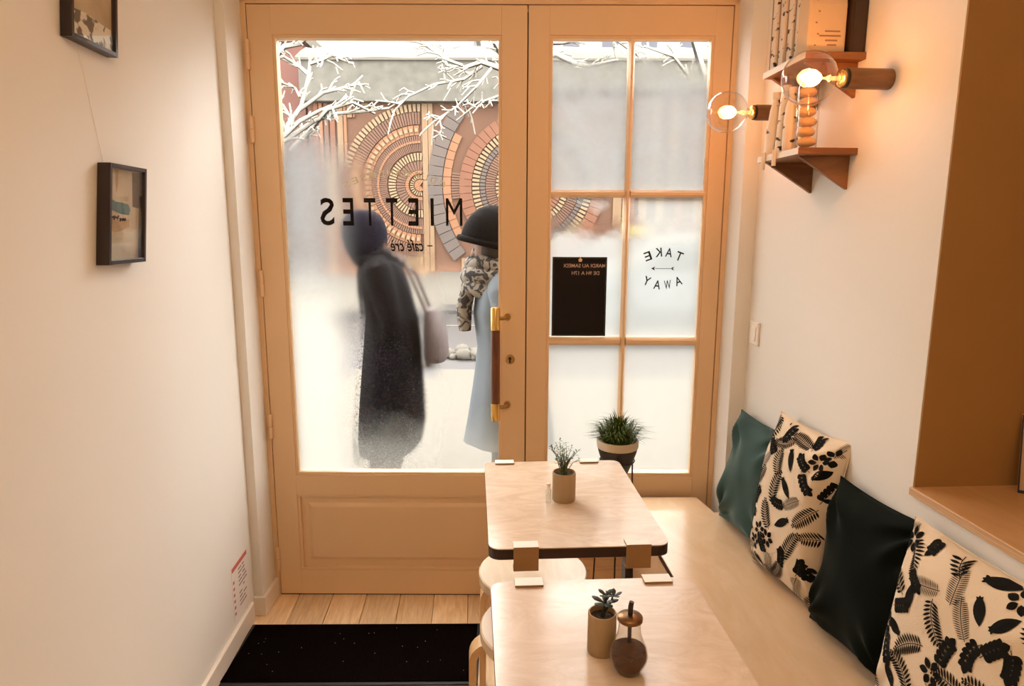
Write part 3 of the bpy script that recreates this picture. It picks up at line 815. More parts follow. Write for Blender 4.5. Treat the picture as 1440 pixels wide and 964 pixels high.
M['clip_wood'] = wood('clip_wood', (0.26, 0.14, 0.055, 1), (0.33, 0.185, 0.08, 1), 0.5, (1, 1, 1), 8, 1)
def clip(label, cx, yedge, facing):
    """C-shaped clamp over a table edge; facing -1: edge towards the camera"""
    t = thing('table_clip', label, 'clip', (cx, yedge, 0.75), 0, 'clips on the cafe table edges')
    f = facing
    MB().box(-0.030, 0.030, min(-f * 0.026, f * 0.0055), max(-f * 0.026, f * 0.0055), 0.0006, 0.0048).build('top_plate', M['clip_wood'], t)  # brown core; shade on the plate's edge is put into its colour
    MB().box(-0.030, 0.030, min(-f * 0.026, f * 0.0055), max(-f * 0.026, f * 0.0055), 0.0048, 0.0056).build('top_face', M['white_plastic'], t)
    MB().box(-0.030, 0.030, min(f * 0.0008, f * 0.0055), max(f * 0.0008, f * 0.0055), -0.056, 0.0004).build('face_plate', M['clip_wood'], t, bevel=0.0008, seg=1)
    MB().box(-0.030, 0.030, min(-f * 0.022, f * 0.0008), max(-f * 0.022, f * 0.0008), -0.056, -0.051).build('lower_jaw', M['clip_wood'], t)
    MB().tube([(0, -f * 0.014, -0.052), (0, -f * 0.014, -0.031)], 0.006, 10).build('screw', M['clip_wood'], t)
    return t
clip('left clip on the camera-side edge of the table by the door', 0.122, 1.460, -1)
clip('right clip on the camera-side edge of the table by the door', 0.393, 1.460, -1)
clip('left clip on the door-side edge of the nearest table', 0.115, 1.312, 1)
clip('right clip on the door-side edge of the nearest table', 0.393, 1.312, 1)
clip('left clip on the edge of the farther table next to the door', 0.098, 2.050, 1)
clip('right clip behind the herb pot on the farther table edge', 0.372, 2.050, 1)

M['stool_top'] = wood('stool_top', (0.58, 0.44, 0.31, 1), (0.66, 0.53, 0.39, 1), 0.25, (3, 1, 1), 3, 2)
M['stool_leg'] = wood('stool_leg', (0.55, 0.34, 0.16, 1), (0.66, 0.44, 0.23, 1), 0.35, (5, 5, 1), 3, 1)
def stool(label, cx, cy, h, rot, flare):
    t = thing('round_stool', label, 'stool', (cx, cy, 0), rot, 'round birch stools')
    r = 0.174
    MB().lathe([(0, h - 0.003), (0, h), (r - 0.004, h), (r, h - 0.004), (r, h - 0.032), (r - 0.003, h - 0.035), (0, h - 0.035)], 48).build('seat', M['stool_top'], t, smooth=40)
    for k in range(3):
        a = 2 * PI * k / 3
        c, s_ = math.cos(a), math.sin(a)
        prof = [(r - 0.105, h - 0.0455)]
        rr = 0.045
        ro = r + flare
        for j in range(7):
            b_ = R(90 - 90 * j / 6)
            prof.append((ro - 0.010 - rr + rr * math.cos(b_), h - 0.0455 - rr + rr * math.sin(b_)))
        prof.append((ro - 0.010 + 0.004, 0.0))
        # rectangular section leg swept along prof
        vs, fs = [], []
        n = len(prof)
        for i, (px, pz) in enumerate(prof):
            p0 = Vector(prof[max(i - 1, 0)]); p1 = Vector(prof[min(i + 1, n - 1)])
            tt = (p1 - p0).normalized(); nn = Vector((-tt.y, tt.x))
            for sx, sy in ((-0.010, -0.026), (0.010, -0.026), (0.010, 0.026), (-0.010, 0.026)):
                x_, z_ = px + nn.x * sx, pz + nn.y * sx
                if i == n - 1: z_ = 0.0
                vs.append((x_ * c - sy * s_, x_ * s_ + sy * c, z_))
        for i in range(n - 1):
            for q_ in range(4):
                fs.append((i * 4 + q_, i * 4 + (q_ + 1) % 4, (i + 1) * 4 + (q_ + 1) % 4, (i + 1) * 4 + q_))
        fs += [(3, 2, 1, 0), tuple((n - 1) * 4 + q_ for q_ in range(4))]
        MB().add(vs, fs).build('leg', M['stool_leg'], t, smooth=35)
    return t
stool('round birch stool with a pale top under the table by the door', 0.187, 1.968, 0.415, PI, -0.004)
stool('round birch stool with bent legs under the nearest table', 0.187, 1.600, 0.46, PI, 0.030)

# door mat
t = thing('doormat', 'black ribbed doormat on the plank floor inside the door', 'doormat', (-0.42, 2.165, 0.0005), R(-2.6))
MB().box(-0.435, 0.435, -0.172, 0.172, 0.0, 0.006).build('rubber_border', M['mat_edge'], t, bevel=0.002)
MB().box(-0.422, 0.422, -0.158, 0.164, 0.006, 0.010).build('pile', M['mat'], t, bevel=0.001)
m = MB()
for i in range(26):
    xx, yy = random.uniform(-0.40, 0.40), random.uniform(-0.14, 0.14)
    m.ball((xx, yy, 0.0103), 0.0009, nu=5, nv=3)
tag(m.build('crumbs', M['paper'], t), kind='stuff')
# second mat edge lying just in front
t2 = thing('floor_runner', 'pale grey runner edge lying before the black doormat', 'mat', (-0.42, 1.84, 0.0003), R(-2.6))
M['runner'] = plain('grey_runner', (0.22, 0.19, 0.17, 1), 0.95, bump=0.5, bscale=200)
MB().box(-0.40, 0.40, -0.145, 0.145, 0.0, 0.005).build('weave', M['runner'], t2, bevel=0.001)

# ------------------------------------------------------------------ cushions
def leaf_poly(cx, cy, ang, ln, wd, n=5):
    """pointed oval outline starting at (cx,cy) along ang"""
    c, s_ = math.cos(ang), math.sin(ang)
    up, dn = [], []
    for k in range(n + 1):
        t_ = k / n
        h_ = wd * math.sin(PI * t_) ** 0.8 * 0.5
        up.append((t_ * ln, h_)); dn.append((t_ * ln, -h_))
    pl = up + dn[-2:0:-1]
    return [(cx + a * c - b_ * s_, cy + a * s_ + b_ * c) for a, b_ in pl]

def stem_strip(polys, pts, wd):
    for (a, b_) in zip(pts[:-1], pts[1:]):
        d = Vector((b_[0] - a[0], b_[1] - a[1])); l_ = d.length or 1
        n_ = Vector((-d.y, d.x)) / l_ * wd / 2
        polys.append([(a[0] + n_.x, a[1] + n_.y), (a[0] - n_.x, a[1] - n_.y), (b_[0] - n_.x, b_[1] - n_.y), (b_[0] + n_.x, b_[1] + n_.y)])

def curve_pts(x, y, ang, ln, bend, n):
    pts = [(x, y)]
    for k in range(n):
        a = ang + bend * (k + 0.5) / n
        x += math.cos(a) * ln / n; y += math.sin(a) * ln / n
        pts.append((x, y))
    return pts

def frond(polys, x, y, ang, ln, bend, wd, n=14, fat=0.45, lean=1.15):
    pts = curve_pts(x, y, ang, ln, bend, n)
    stem_strip(polys, pts, 0.0016)
    for k in range(1, n + 1):
        a = ang + bend * k / n
        t_ = k / n
        l_ = wd * (0.35 + 0.65 * math.sin(PI * min(1, t_ * 0.8 + 0.15))) * (1.0 if t_ < 0.9 else 0.6)
        for sgn in (-1, 1):
            polys.append(leaf_poly(pts[k][0], pts[k][1], a + sgn * lean, l_, ln / n * fat * 1.6, 4))

def sprig(polys, x, y, ang, ln, bend, size, n=5):
    pts = curve_pts(x, y, ang, ln, bend, n)
    stem_strip(polys, pts, 0.0015)
    for k in range(1, n + 1):
        a = ang + bend * k / n
        if k == n:
            polys.append(leaf_poly(pts[k][0], pts[k][1], a, size * 1.2, size * 0.85, 6))
        for sgn in (-1, 1):
            polys.append(leaf_poly(pts[k][0], pts[k][1], a + sgn * 0.95, size, size * 0.72, 6))

def broad(polys, x, y, ang, ln, wd):
    polys.append(leaf_poly(x, y, ang, ln, wd, 8))
    for k in range(5):
        polys.append(leaf_poly(x + math.cos(ang) * ln * (0.2 + 0.15 * k), y + math.sin(ang) * ln * (0.2 + 0.15 * k), ang + 0.6, ln * 0.2, ln * 0.09, 4))
        polys.append(leaf_poly(x + math.cos(ang) * ln * (0.2 + 0.15 * k), y + math.sin(ang) * ln * (0.2 + 0.15 * k), ang - 0.6, ln * 0.2, ln * 0.09, 4))

def cushion(name, label, w_, h_, th, pos, yaw, lean, twist, fabric, seed, wrinkle=1.0, motifs=None, group='cushions on the bench'):
    """local: x along width, z up, -y front; pos = middle of the bottom edge"""
    t = thing(name, label, 'cushion', pos, 0, group)
    t.rotation_euler = (Matrix.Rotation(yaw, 4, 'Z') @ Matrix.Rotation(lean, 4, 'X') @ Matrix.Rotation(twist, 4, 'Y')).to_euler()
    def surf(u, v, side):
        pin = 1 - 0.075 * (1 - v * v) * abs(u) ** 3
        pin2 = 1 - 0.06 * (1 - u * u) * abs(v) ** 3
        x_ = w_ / 2 * u * pin; z_ = h_ / 2 * v * pin2
        g = max(0.0, (1 - u ** 4) * (1 - v ** 4))
        d = th / 2 * g ** 0.62 * (1 - 0.25 * (u * u + v * v) / 2)
        fold = 0
        e = max(abs(u), abs(v))
        p = Vector((x_ * 9 + seed, z_ * 9, seed * 2 + (5 if side > 0 else 0)))
        fold += 0.010 * wrinkle * noise.noise(p * 0.8)
        # creases running in from the corners
        for cu_, cv_ in ((1, 1), (-1, 1), (1, -1), (-1, -1)):
            du, dv = u - cu_, v - cv_
            r_ = math.hypot(du, dv); a_ = math.atan2(dv, du)
            fold += 0.0055 * wrinkle * math.sin(a_ * 11 + seed + cu_) * math.exp(-((r_ - 0.45) / 0.33) ** 2)
        fold *= min(1, g * 2.2)
        if side > 0: d, fold = d * 0.32, fold * 0.3
        return Vector((x_, side * (d + fold), z_ + h_ / 2))
    n = 56
    vs, fs = [], []
    for side in (-1, 1):
        k0 = len(vs)
        for j in range(n + 1):
            for i in range(n + 1):
                vs.append(surf(-1 + 2 * i / n, -1 + 2 * j / n, side))
        for j in range(n):
            for i in range(n):
                q_ = (k0 + j * (n + 1) + i, k0 + j * (n + 1) + i + 1, k0 + (j + 1) * (n + 1) + i + 1, k0 + (j + 1) * (n + 1) + i)
                fs.append(q_ if side < 0 else q_[::-1])
    MB().add(vs, fs).build('cover', fabric, t, smooth=70, weld=True)
    # seam cord round the edge
    rim = [(-1 + 2 * k / 24, -1) for k in range(24)] + [(1, -1 + 2 * k / 24) for k in range(24)] + [(1 - 2 * k / 24, 1) for k in range(24)] + [(-1, 1 - 2 * k / 24) for k in range(25)]
    MB().tube([surf(a, b_, -1) for a, b_ in rim], 0.0016, 5, cap=False).build('seam', fabric, t, smooth=60)
    if motifs:
        for side in (-1, 1):
            pm = MB()
            for pl in motifs(side):
                cx = sum(p[0] for p in pl) / len(pl); cz = sum(p[1] for p in pl) / len(pl)
                if abs(cx) > w_ / 2 * 0.965 or abs(cz) > h_ / 2 * 0.965: continue
                out = []
                for a, b_ in [(cx, cz)] + pl:
                    u = max(-0.985, min(0.985, a / (w_ / 2))); v = max(-0.985, min(0.985, b_ / (h_ / 2)))
                    p = surf(u, v, side); e = 0.01
                    du = surf(min(1, u + e), v, side) - surf(max(-1, u - e), v, side); dv = surf(u, min(1, v + e), side) - surf(u, max(-1, v - e), side)
                    nn = dv.cross(du).normalized() if side > 0 else du.cross(dv).normalized()
                    out.append(p + nn * 0.0012)
                m_ = len(pl)
                pm.add(out, [(0, 1 + k, 1 + (k + 1) % m_) for k in range(m_)])
            tag(pm.build('leaf_print', M['print'], t), kind='stuff')
    return t

def motif_set(w_, h_, seed, dens):
    def gen(side):
        rnd = random.Random(seed + (50 if side > 0 else 0))
        polys, placed = [], []
        kinds = ['frond', 'sprig', 'broad', 'fine', 'sprig', 'frond', 'cluster']
        tries = 0
        while len(placed) < dens and tries < 4000:
            tries += 1
            kd = kinds[len(placed) % len(kinds)]
            rad = {'frond': 0.046, 'sprig': 0.030, 'broad': 0.030, 'fine': 0.038, 'cluster': 0.022}[kd] * rnd.uniform(0.8, 1.15)
            x, y = rnd.uniform(-w_ / 2, w_ / 2), rnd.uniform(-h_ / 2, h_ / 2)
            if any(math.hypot(x - a, y - b_) < (rad + r_) * 0.66 for a, b_, r_ in placed): continue
            placed.append((x, y, rad))
            ang = rnd.uniform(0, 2 * PI); bend = rnd.uniform(-0.9, 0.9)
            sx, sy = x - math.cos(ang) * rad, y - math.sin(ang) * rad
            if kd == 'frond': frond(polys, sx, sy, ang, rad * 2.1, bend * 1.4, 0.024, 13, 0.44)
            elif kd == 'fine': frond(polys, sx, sy, ang, rad * 2.2, bend * 0.5, 0.020, 20, 0.28, 1.3)
            elif kd == 'sprig': sprig(polys, sx, sy, ang, rad * 1.7, bend, 0.019, 5)
            elif kd == 'broad': broad(polys, sx, sy, ang, rad * 2.1, 0.024)
            else:
                for k in range(6):
                    a = ang + 2 * PI * k / 6
                    polys.append(leaf_poly(x + math.cos(a) * 0.006, y + math.sin(a) * 0.006, a, 0.022, 0.015, 6))
        return polys
    return gen

# width axis runs along -Y (towards the camera) for a cushion facing the room
def place_cushion(name, label, far, near, h_, th, lean, twist, fabric, seed, wrinkle, motifs=None, extra_w=1.0):
    f, n_ = Vector(far), Vector(near)
    d = n_ - f
    yaw = math.atan2(d.y, d.x)
    return cushion(name, label, d.length * extra_w, h_, th, (f + n_) / 2, yaw, lean, twist, fabric, seed, wrinkle, motifs)

place_cushion('velvet_cushion', 'grey-green velvet cushion nearest the door, first on the bench', (0.905, 2.255, BENCH_Z + 0.006), (0.945, 1.90, BENCH_Z + 0.006), 0.405, 0.12, R(-9), R(0), M['velvet'], 1.3, 2.2)
place_cushion('leaf_print_cushion', 'cream cushion with black leaf print, between the two green cushions', (0.888, 1.925, BENCH_Z + 0.006), (0.938, 1.615, BENCH_Z + 0.006), 0.490, 0.15, R(-8), R(0), M['linen'], 4.1, 0.9, motif_set(0.32, 0.49, 11, 95))
place_cushion('velvet_cushion', 'very dark green velvet cushion between the two leaf-print cushions', (0.912, 1.600, BENCH_Z + 0.006), (0.955, 1.275, BENCH_Z + 0.006), 0.405, 0.13, R(-8), R(0), M['velvet_dark'], 7.7, 2.0)
place_cushion('leaf_print_cushion', 'cream cushion with black leaf print, nearest the camera and cut by the frame', (0.905, 1.300, BENCH_Z + 0.006), (0.952, 0.875, BENCH_Z + 0.006), 0.43, 0.15, R(-8), R(0), M['linen'], 9.2, 0.9, motif_set(0.43, 0.43, 23, 110))

# board leaning in the niche
t = thing('leaning_card', 'small tan framed card leaning inside the wall niche', 'card', (1.212, 1.330, NZ0 + 0.0195), R(62))
M['card'] = plain('tan_card', (0.50, 0.33, 0.18, 1), 0.6, vary=0.05)
m = MB(); m.prism([(0.0, 0.0), (0.006, 0.0), (0.046, 0.17), (0.040, 0.17)], 'y', -0.09, 0.0)
m.build('sheet', M['card'], t)
m = MB(); m.prism([(-0.002, 0.0), (0.0, 0.0), (0.040, 0.17), (0.038, 0.17)], 'y', -0.0025, 0.0005)
m.build('border', M['frame'], t)
m = MB(); m.prism([(-0.002, 0.0), (0.0, 0.0), (0.0015, 0.006), (-0.0005, 0.006)], 'y', -0.09, 0.0)
m.build('border', M['frame'], t)

# ------------------------------------------------------------------ wall shelves and lamps on the right wall
SHX, SHY0, SHY1 = 0.841, 1.720, 1.967
def shelf(label, ztop):
    t = thing('wall_shelf', label, 'shelf', (0, 0, 0), 0, 'wooden shelves on the right wall')
    MB().box(SHX, XR - 0.0005, SHY0, SHY1, ztop - 0.017, ztop).build('board', M['shelf'], t, bevel=0.001, seg=1)
    MB().box(SHX - 0.0012, SHX, SHY0 + 0.001, SHY1 - 0.001, ztop - 0.0165, ztop - 0.0005).build('front_edge', M['base'], t)
    for y in (1.755, 1.945):
        MB().prism([(SHX + 0.018, ztop - 0.0172), (XR - 0.0005, ztop - 0.0172), (XR - 0.0005, ztop - 0.104)], 'y', y, y + 0.014).build('bracket', M['shelf'], t, bevel=0.0008, seg=1)
    return t
shelf('lowest wooden bracket shelf with patterned bags and a biscuit jar', 1.707)
shelf('middle wooden bracket shelf with birch-bark print tubes', 1.941)
shelf('top wooden bracket shelf, only a bracket tip showing above the books', 2.172)

# middle shelf: upright packs
ZS = 1.9415
def pack(label, x, y, w_, d_, h_, m, rot=0, spine=None):
    t = thing('birch_print_pack', label, 'pack', (x, y, ZS), rot, 'birch-bark print packs on the middle shelf')
    MB().box(-w_ / 2, w_ / 2, -d_ / 2, d_ / 2, 0, h_).build('sleeve', m, t, bevel=0.002)
    MB().box(-w_ / 2 - 0.001, w_ / 2 + 0.001, d_ / 2 - 0.004, d_ / 2 + 0.001, 0, h_ - 0.002).build('spine', M['spine_brown'], t, bevel=0.001)
    return t
pack('birch-bark print pack at the shelf end next to the door, first of its row', 0.868, 1.938, 0.034, 0.030, 0.198, M['bark_b'])
pack('birch-bark print pack, second of its row counting from the door', 0.874, 1.902, 0.034, 0.030, 0.205, M['bark_a'])
pack('birch-bark print pack, third of its row counting from the door', 0.880, 1.866, 0.034, 0.030, 0.202, M['bark_b'])
pack('birch-bark print pack, last of its row and touching the kraft bag', 0.884, 1.830, 0.034, 0.030, 0.206, M['bark_a'])
t = thing('kraft_bag', 'large upright kraft paper bag on the middle shelf', 'bag', (0.905, 1.775, ZS))
m = MB()
bw, bd = 0.050, 0.030
levels = [(1.0, 0.97, 0), (1.0, 1.0, 0.01), (1.0, 0.98, 0.12), (0.99, 0.7, 0.165), (0.98, 0.2, 0.195), (0.98, 0.12, 0.208)]
vs, fs = [], []
for a, b_, z in levels:
    for sx, sy in ((-1, -1), (1, -1), (1, 1), (-1, 1)): vs.append((sx * bw * a, sy * bd * b_, z))
for i in range(len(levels) - 1):
    for k in range(4): fs.append((i * 4 + k, i * 4 + (k + 1) % 4, (i + 1) * 4 + (k + 1) % 4, (i + 1) * 4 + k))
fs += [(3, 2, 1, 0), tuple(20 + k for k in range(4))]
m.add(vs, fs).build('paper', M['kraft'], t, bevel=0.003)
m = MB()
for i, (a, b_) in enumerate(((-0.006, 0.034), (-0.020, 0.036), (-0.004, 0.028), (0.002, 0.026))):
    m.box(a, b_, -bd - 0.0007, -bd - 0.0002, 0.052 - i * 0.011, 0.056 - i * 0.011)
m.build('print_lines', M['spine_brown'], t)
for i in range(6):
    m = MB().ball((-0.030 + 0.006 * (i % 2), -bd * 1.0 - 0.0006, 0.02 + 0.027 * i), 0.003, 0.0005, 0.0022, 8, 5)
    m.build('print_spot', M['spine_brown'], t)
t = thing('dark_book', 'dark brown book standing flat against the wall beside the kraft bag', 'book', (0.979, 1.772, ZS))
MB().box(-0.019, -0.016, -0.045, 0.10, 0, 0.21).build('cover', M['dark_book'], t)
MB().box(0.016, 0.019, -0.045, 0.10, 0, 0.21).build('cover', M['dark_book'], t)
MB().box(-0.017, 0.017, -0.045, -0.042, 0, 0.21).build('spine', M['dark_book'], t)
MB().box(-0.016, 0.016, -0.042, 0.097, 0.003, 0.207).build('pages', M['paper'], t)

# lower shelf: patterned bags, tags, biscuit jar
ZS = 1.7075
def bag(label, x, y, w_, d_, h_, seed):
    t = thing('patterned_bag', label, 'bag', (x, y, ZS), R(random.uniform(-8, 8)), 'white patterned bags on the lowest shelf')
    m = MB()
    vs, fs = [], []
    lv = [(0.9, 1, 0), (1.0, 1.05, 0.02), (0.95, 1.0, h_ * 0.4), (0.75, 0.8, h_ * 0.72), (0.42, 0.5, h_ * 0.86), (0.55, 0.55, h_)]
    n = 14
    for i, (a, b_, z) in enumerate(lv):
        for k in range(n):
            an = 2 * PI * k / n
            wob = 1 + 0.12 * noise.noise(Vector((math.cos(an) * 2, math.sin(an) * 2, z * 20 + seed)))
            vs.append((math.cos(an) * w_ / 2 * a * wob, math.sin(an) * d_ / 2 * b_ * wob, z))
    for i in range(len(lv) - 1):
        for k in range(n): fs.append((i * n + k, i * n + (k + 1) % n, (i + 1) * n + (k + 1) % n, (i + 1) * n + k))
    fs += [tuple(range(n - 1, -1, -1)), tuple((len(lv) - 1) * n + k for k in range(n))]
    m.add(vs, fs).build('cloth', M['bark_b'] if seed == 2 else M['bark_c'], t, smooth=60)
    MB().lathe([(w_ * 0.22, h_ * 0.855), (w_ * 0.25, h_ * 0.865), (w_ * 0.22, h_ * 0.875)], 12, Matrix.Scale(1.05, 4)).build('tie', M['cotton'], t)
    return t
M['bark_c'] = mat_birchbark('white_bag_pattern', 9.1, 0.385)
bag('white patterned bag nearest the door on the lowest shelf', 0.872, 1.938, 0.045, 0.040, 0.175, 1)
bag('white patterned bag in the middle of the lowest shelf', 0.878, 1.888, 0.045, 0.040, 0.185, 2)
bag('white patterned bag touching the biscuit jar', 0.872, 1.838, 0.042, 0.040, 0.17, 3)
t = thing('biscuit_jar', 'clear glass jar of stacked round biscuits on the lowest shelf', 'jar', (0.885, 1.775, ZS))
MB().lathe([(0.0, 0.0), (0.026, 0.0), (0.028, 0.004), (0.028, 0.155), (0.024, 0.165), (0.024, 0.172), (0.0236, 0.172)], 24, close=False).build('glass', M['vial_glass'], t, smooth=40)
for i in range(6):
    MB().ball((0.002 * (-1) ** i, 0.001 * i, 0.019 + 0.0255 * i), 0.0245, 0.0245, 0.0135, 16, 8, 0.08, i).build('biscuit', M['biscuit'], t, smooth=70)
MB().lathe([(0.0, 0.172), (0.0255, 0.172), (0.0265, 0.176), (0.0265, 0.186), (0.02, 0.190), (0.0, 0.190)], 24).build('lid', M['cotton'], t, smooth=40)
for i, (y, lab) in enumerate(((1.915, 'white paper tag clipped to the lowest shelf edge near the door'), (1.845, 'white rolled paper tag with a dark tip on the lowest shelf edge'))):
    t = thing('shelf_tag', lab, 'tag', (SHX - 0.007, y, 1.700), 0, 'tags on the lowest shelf edge')
    MB().lathe([(0.0, -0.030), (0.0058, -0.029), (0.0058, 0.014), (0.0, 0.015)], 12).build('roll', M['cotton'], t, smooth=40)
    MB().lathe([(0.0, -0.0345), (0.0055, -0.034), (0.0059, -0.029), (0.0, -0.0289)], 12).build('tip', M['black'] if i else M['cotton'], t, smooth=40)

def sconce(label, y, z):
    t = thing('bulb_sconce', label, 'wall lamp', (XR, y, z), 0, 'globe bulb lamps on the right wall')
    A = Matrix.Rotation(-PI / 2, 4, 'Y')            # local z -> -x (out from the wall)
    MB().lathe([(0.0, 0.0004), (0.023, 0.0004), (0.024, 0.002), (0.024, 0.106), (0.023, 0.108), (0.0, 0.108)], 24, A).build('holder', M['sconce_wood'], t, smooth=40)
    MB().lathe([(0.0, 0.108), (0.0225, 0.108), (0.0225, 0.115), (0.0, 0.115)], 24, A).build('collar', M['black'], t, smooth=40)
    MB().lathe([(0.0, 0.115), (0.020, 0.115), (0.020, 0.121), (0.016, 0.124), (0.0, 0.124)], 24, A).build('cap', M['brass'], t, smooth=40)
    r, c = 0.063, 0.199
    # neck, then sphere from the neck side to the far pole
    prof = [(0.0145, 0.122), (0.0150, 0.131)]
    for k in range(17):
        th = R(20 + 160 * k / 16)
        prof.append((r * math.sin(th), c - r * math.cos(th)))
    bl = MB().lathe(prof, 32, A, close=False).build('globe', M['bulb_glass'], t, smooth=60)
    st = MB().tube([A @ Vector((0, 0, 0.124)), A @ Vector((0, 0, 0.150)), A @ Vector((0, 0, 0.172))], [0.006, 0.004, 0.002], 8)
    st.ball(A @ Vector((0, 0, 0.152)), 0.006)
    st.build('stem', M['bulb_stem'], t, smooth=60)
    # wound carbon filament: loops around the axis
    fm = MB()
    for k in range(6):
        a = 2 * PI * k / 6
        c_, s_ = math.cos(a), math.sin(a)
        pts = []
        for j in range(9):
            u = j / 8
            rr = 0.0035 + 0.0135 * math.sin(PI * u) ** 0.8
            pts.append(A @ Vector((rr * c_, rr * s_, 0.172 + 0.040 * u)))
        fm.tube(pts, 0.0028, 6)
    fm.build('filament', M['filament'], t, smooth=60)
    ld = bpy.data.lights.new('bulb_light', 'POINT'); ld.energy = BULB_POWER; ld.color = BULB_COLOR; ld.shadow_soft_size = 0.02
    lo = bpy.data.objects.new('bulb_light', ld); COL.objects.link(lo); lo.parent = t; lo.location = A @ Vector((0, 0, 0.192))
    return t
M['bulb_stem'] = plain('bulb_stem_glass', (0.9, 0.62, 0.3, 1), 0.2, emit=0.7)
sconce('glowing globe bulb on a wooden wall holder, the nearer one before the shelves', 1.612, 1.853)
sconce('glowing globe bulb on a wooden wall holder, the one nearer the door', 2.130, 1.860)

# ------------------------------------------------------------------ things on the tables
def cup(name, label, loc, r, h):
    t = thing(name, label, 'potted plant', loc)
    MB().lathe([(0.0, 0.0), (r - 0.002, 0.0), (r, 0.003), (r, h - 0.002), (r - 0.001, h), (r - 0.003, h), (r - 0.0035, h - 0.012), (0.0, h - 0.012)], 36).build('pot', M['cup'], t, smooth=40)
    MB().lathe([(0.0, h - 0.0085), (r * 0.6, h - 0.0075), (r - 0.0036, h - 0.0100), (r - 0.004, h - 0.0118)], 20).build('soil', M['soil'], t, smooth=60)
    return t
T_Z = 0.7504
t = cup('potted_herb', 'small beige pot with thin-leaved herb on the table by the door', (0.250, 1.74, T_Z), 0.0325, 0.082)
rnd = random.Random(3)
m = MB(); lf = MB()
for i in range(24):
    a = rnd.uniform(0, 2 * PI); sp = rnd.uniform(0.012, 0.062); hh = rnd.uniform(0.045, 0.100)
    base = Vector((rnd.uniform(-0.008, 0.008), rnd.uniform(-0.008, 0.008), 0.072))
    tip = base + Vector((math.cos(a) * sp, math.sin(a) * sp * 0.8, hh))
    mid = base.lerp(tip, 0.5) + Vector((0, 0, 0.012))
    m.tube([base, mid, tip], [0.0012, 0.0009, 0.0004], 5)
    for k in range(9):
        u = 0.3 + 0.7 * k / 8
        p = base.lerp(mid, u * 2) if u < 0.5 else mid.lerp(tip, u * 2 - 1)
        b_ = rnd.uniform(0, 2 * PI)
        d = Vector((math.cos(b_), math.sin(b_), rnd.uniform(0.0, 0.9))).normalized()
        s_ = d.cross(Vector((0, 0, 1))).normalized() * 0.0022
        l_ = rnd.uniform(0.008, 0.016)
        lf.add([p, p + d * l_ * 0.5 + s_, p + d * l_, p + d * l_ * 0.5 - s_], [(0, 1, 2, 3)])
m.build('stem', M['herb'], t); tag(lf.build('foliage', M['herb'], t), kind='stuff')
t = thing('glass_vial', 'tiny clear glass vial standing left of the herb pot', 'vial', (0.2045, 1.722, T_Z))
MB().lathe([(0.0, 0.0), (0.0075, 0.0), (0.008, 0.002), (0.008, 0.036), (0.0055, 0.042), (0.0055, 0.050), (0.0045, 0.050), (0.0045, 0.042), (0.0068, 0.036), (0.0068, 0.003), (0.0, 0.002)], 18).build('glass', M['vial_glass'], t, smooth=40)
MB().lathe([(0.0, 0.050), (0.0062, 0.050), (0.0062, 0.056), (0.0, 0.0565)], 14).build('stopper', M['cotton'], t, smooth=40)

t = cup('potted_succulent', 'small beige pot with a dark succulent behind the sugar dispenser', (0.2265, 1.068, T_Z), 0.0255, 0.076)
m = MB().tube([(0, 0, 0.066), (0.004, 0, 0.085), (0.006, 0, 0.104)], [0.004, 0.003, 0.002], 7)
m.tube([(0.002, 0, 0.075), (0.016, 0.004, 0.092), (0.020, 0.004, 0.108)], [0.003, 0.002, 0.0015], 7)
m.build('stem', M['succulent'], t, smooth=60)
for i, (bx, bz, n_, l_) in enumerate(((0.004, 0.092, 5, 0.026), (0.006, 0.106, 4, 0.018), (0.020, 0.104, 5, 0.017))):
    for k in range(n_):
        a = 2 * PI * k / n_ + i * 0.7
        d = Vector((math.cos(a), math.sin(a), 0.22 + 0.12 * i)).normalized()
        s_ = d.cross(Vector((0, 0, 1))).normalized(); up_ = s_.cross(d)
        p = Vector((bx, 0.002, bz))
        vs = []
        for u, wd in ((0, 0.1), (0.35, 0.75), (0.65, 1.0), (0.9, 0.6), (1.0, 0.05)):
            c = p + d * l_ * u
            for sx, sz in ((-1, 0), (0, 0.35), (1, 0), (0, -0.35)):
                vs.append(c + s_ * (sx * wd * l_ * 0.27) + up_ * (sz * wd * l_ * 0.27))
        fs = [(j * 4 + q_, j * 4 + (q_ + 1) % 4, (j + 1) * 4 + (q_ + 1) % 4, (j + 1) * 4 + q_) for j in range(4) for q_ in range(4)]
        fs += [(3, 2, 1, 0), (16, 17, 18, 19)]
        MB().add(vs, fs).build('leaf', M['succulent'], t, smooth=60)

t = thing('sugar_dispenser', 'pear-shaped glass sugar dispenser with pouring tube and brown sugar', 'sugar dispenser', (0.2625, 1.012, T_Z))
outer = [(0.0, 0.0), (0.020, 0.0), (0.0215, 0.003), (0.026, 0.010), (0.0315, 0.022), (0.033, 0.032), (0.030, 0.045), (0.024, 0.058), (0.0195, 0.072), (0.0185, 0.085), (0.0195, 0.094)]
MB().lathe(outer, 32, close=False).build('glass', M['sugar_glass'], t, smooth=60)
MB().lathe([(0.0, 0.0035), (0.019, 0.0035), (0.024, 0.010), (0.0295, 0.022), (0.031, 0.032), (0.0285, 0.043), (0.020, 0.047), (0.008, 0.052), (0.0, 0.0535)], 28).build('sugar', M['sugar'], t, smooth=60)
MB().lathe([(0.0, 0.0945), (0.0205, 0.0945), (0.0215, 0.0955), (0.0215, 0.101), (0.0195, 0.103), (0.006, 0.105), (0.0, 0.105)], 28).build('cap', M['dark_brass'], t, smooth=40)
MB().tube([(0, 0, 0.050), (0, 0, 0.080), (0, 0, 0.104), (0.0005, 0, 0.120), (0.002, 0, 0.128)], [0.0035, 0.0035, 0.0045, 0.0045, 0.0042], 12).build('pouring_tube', M['frame'], t, smooth=40)

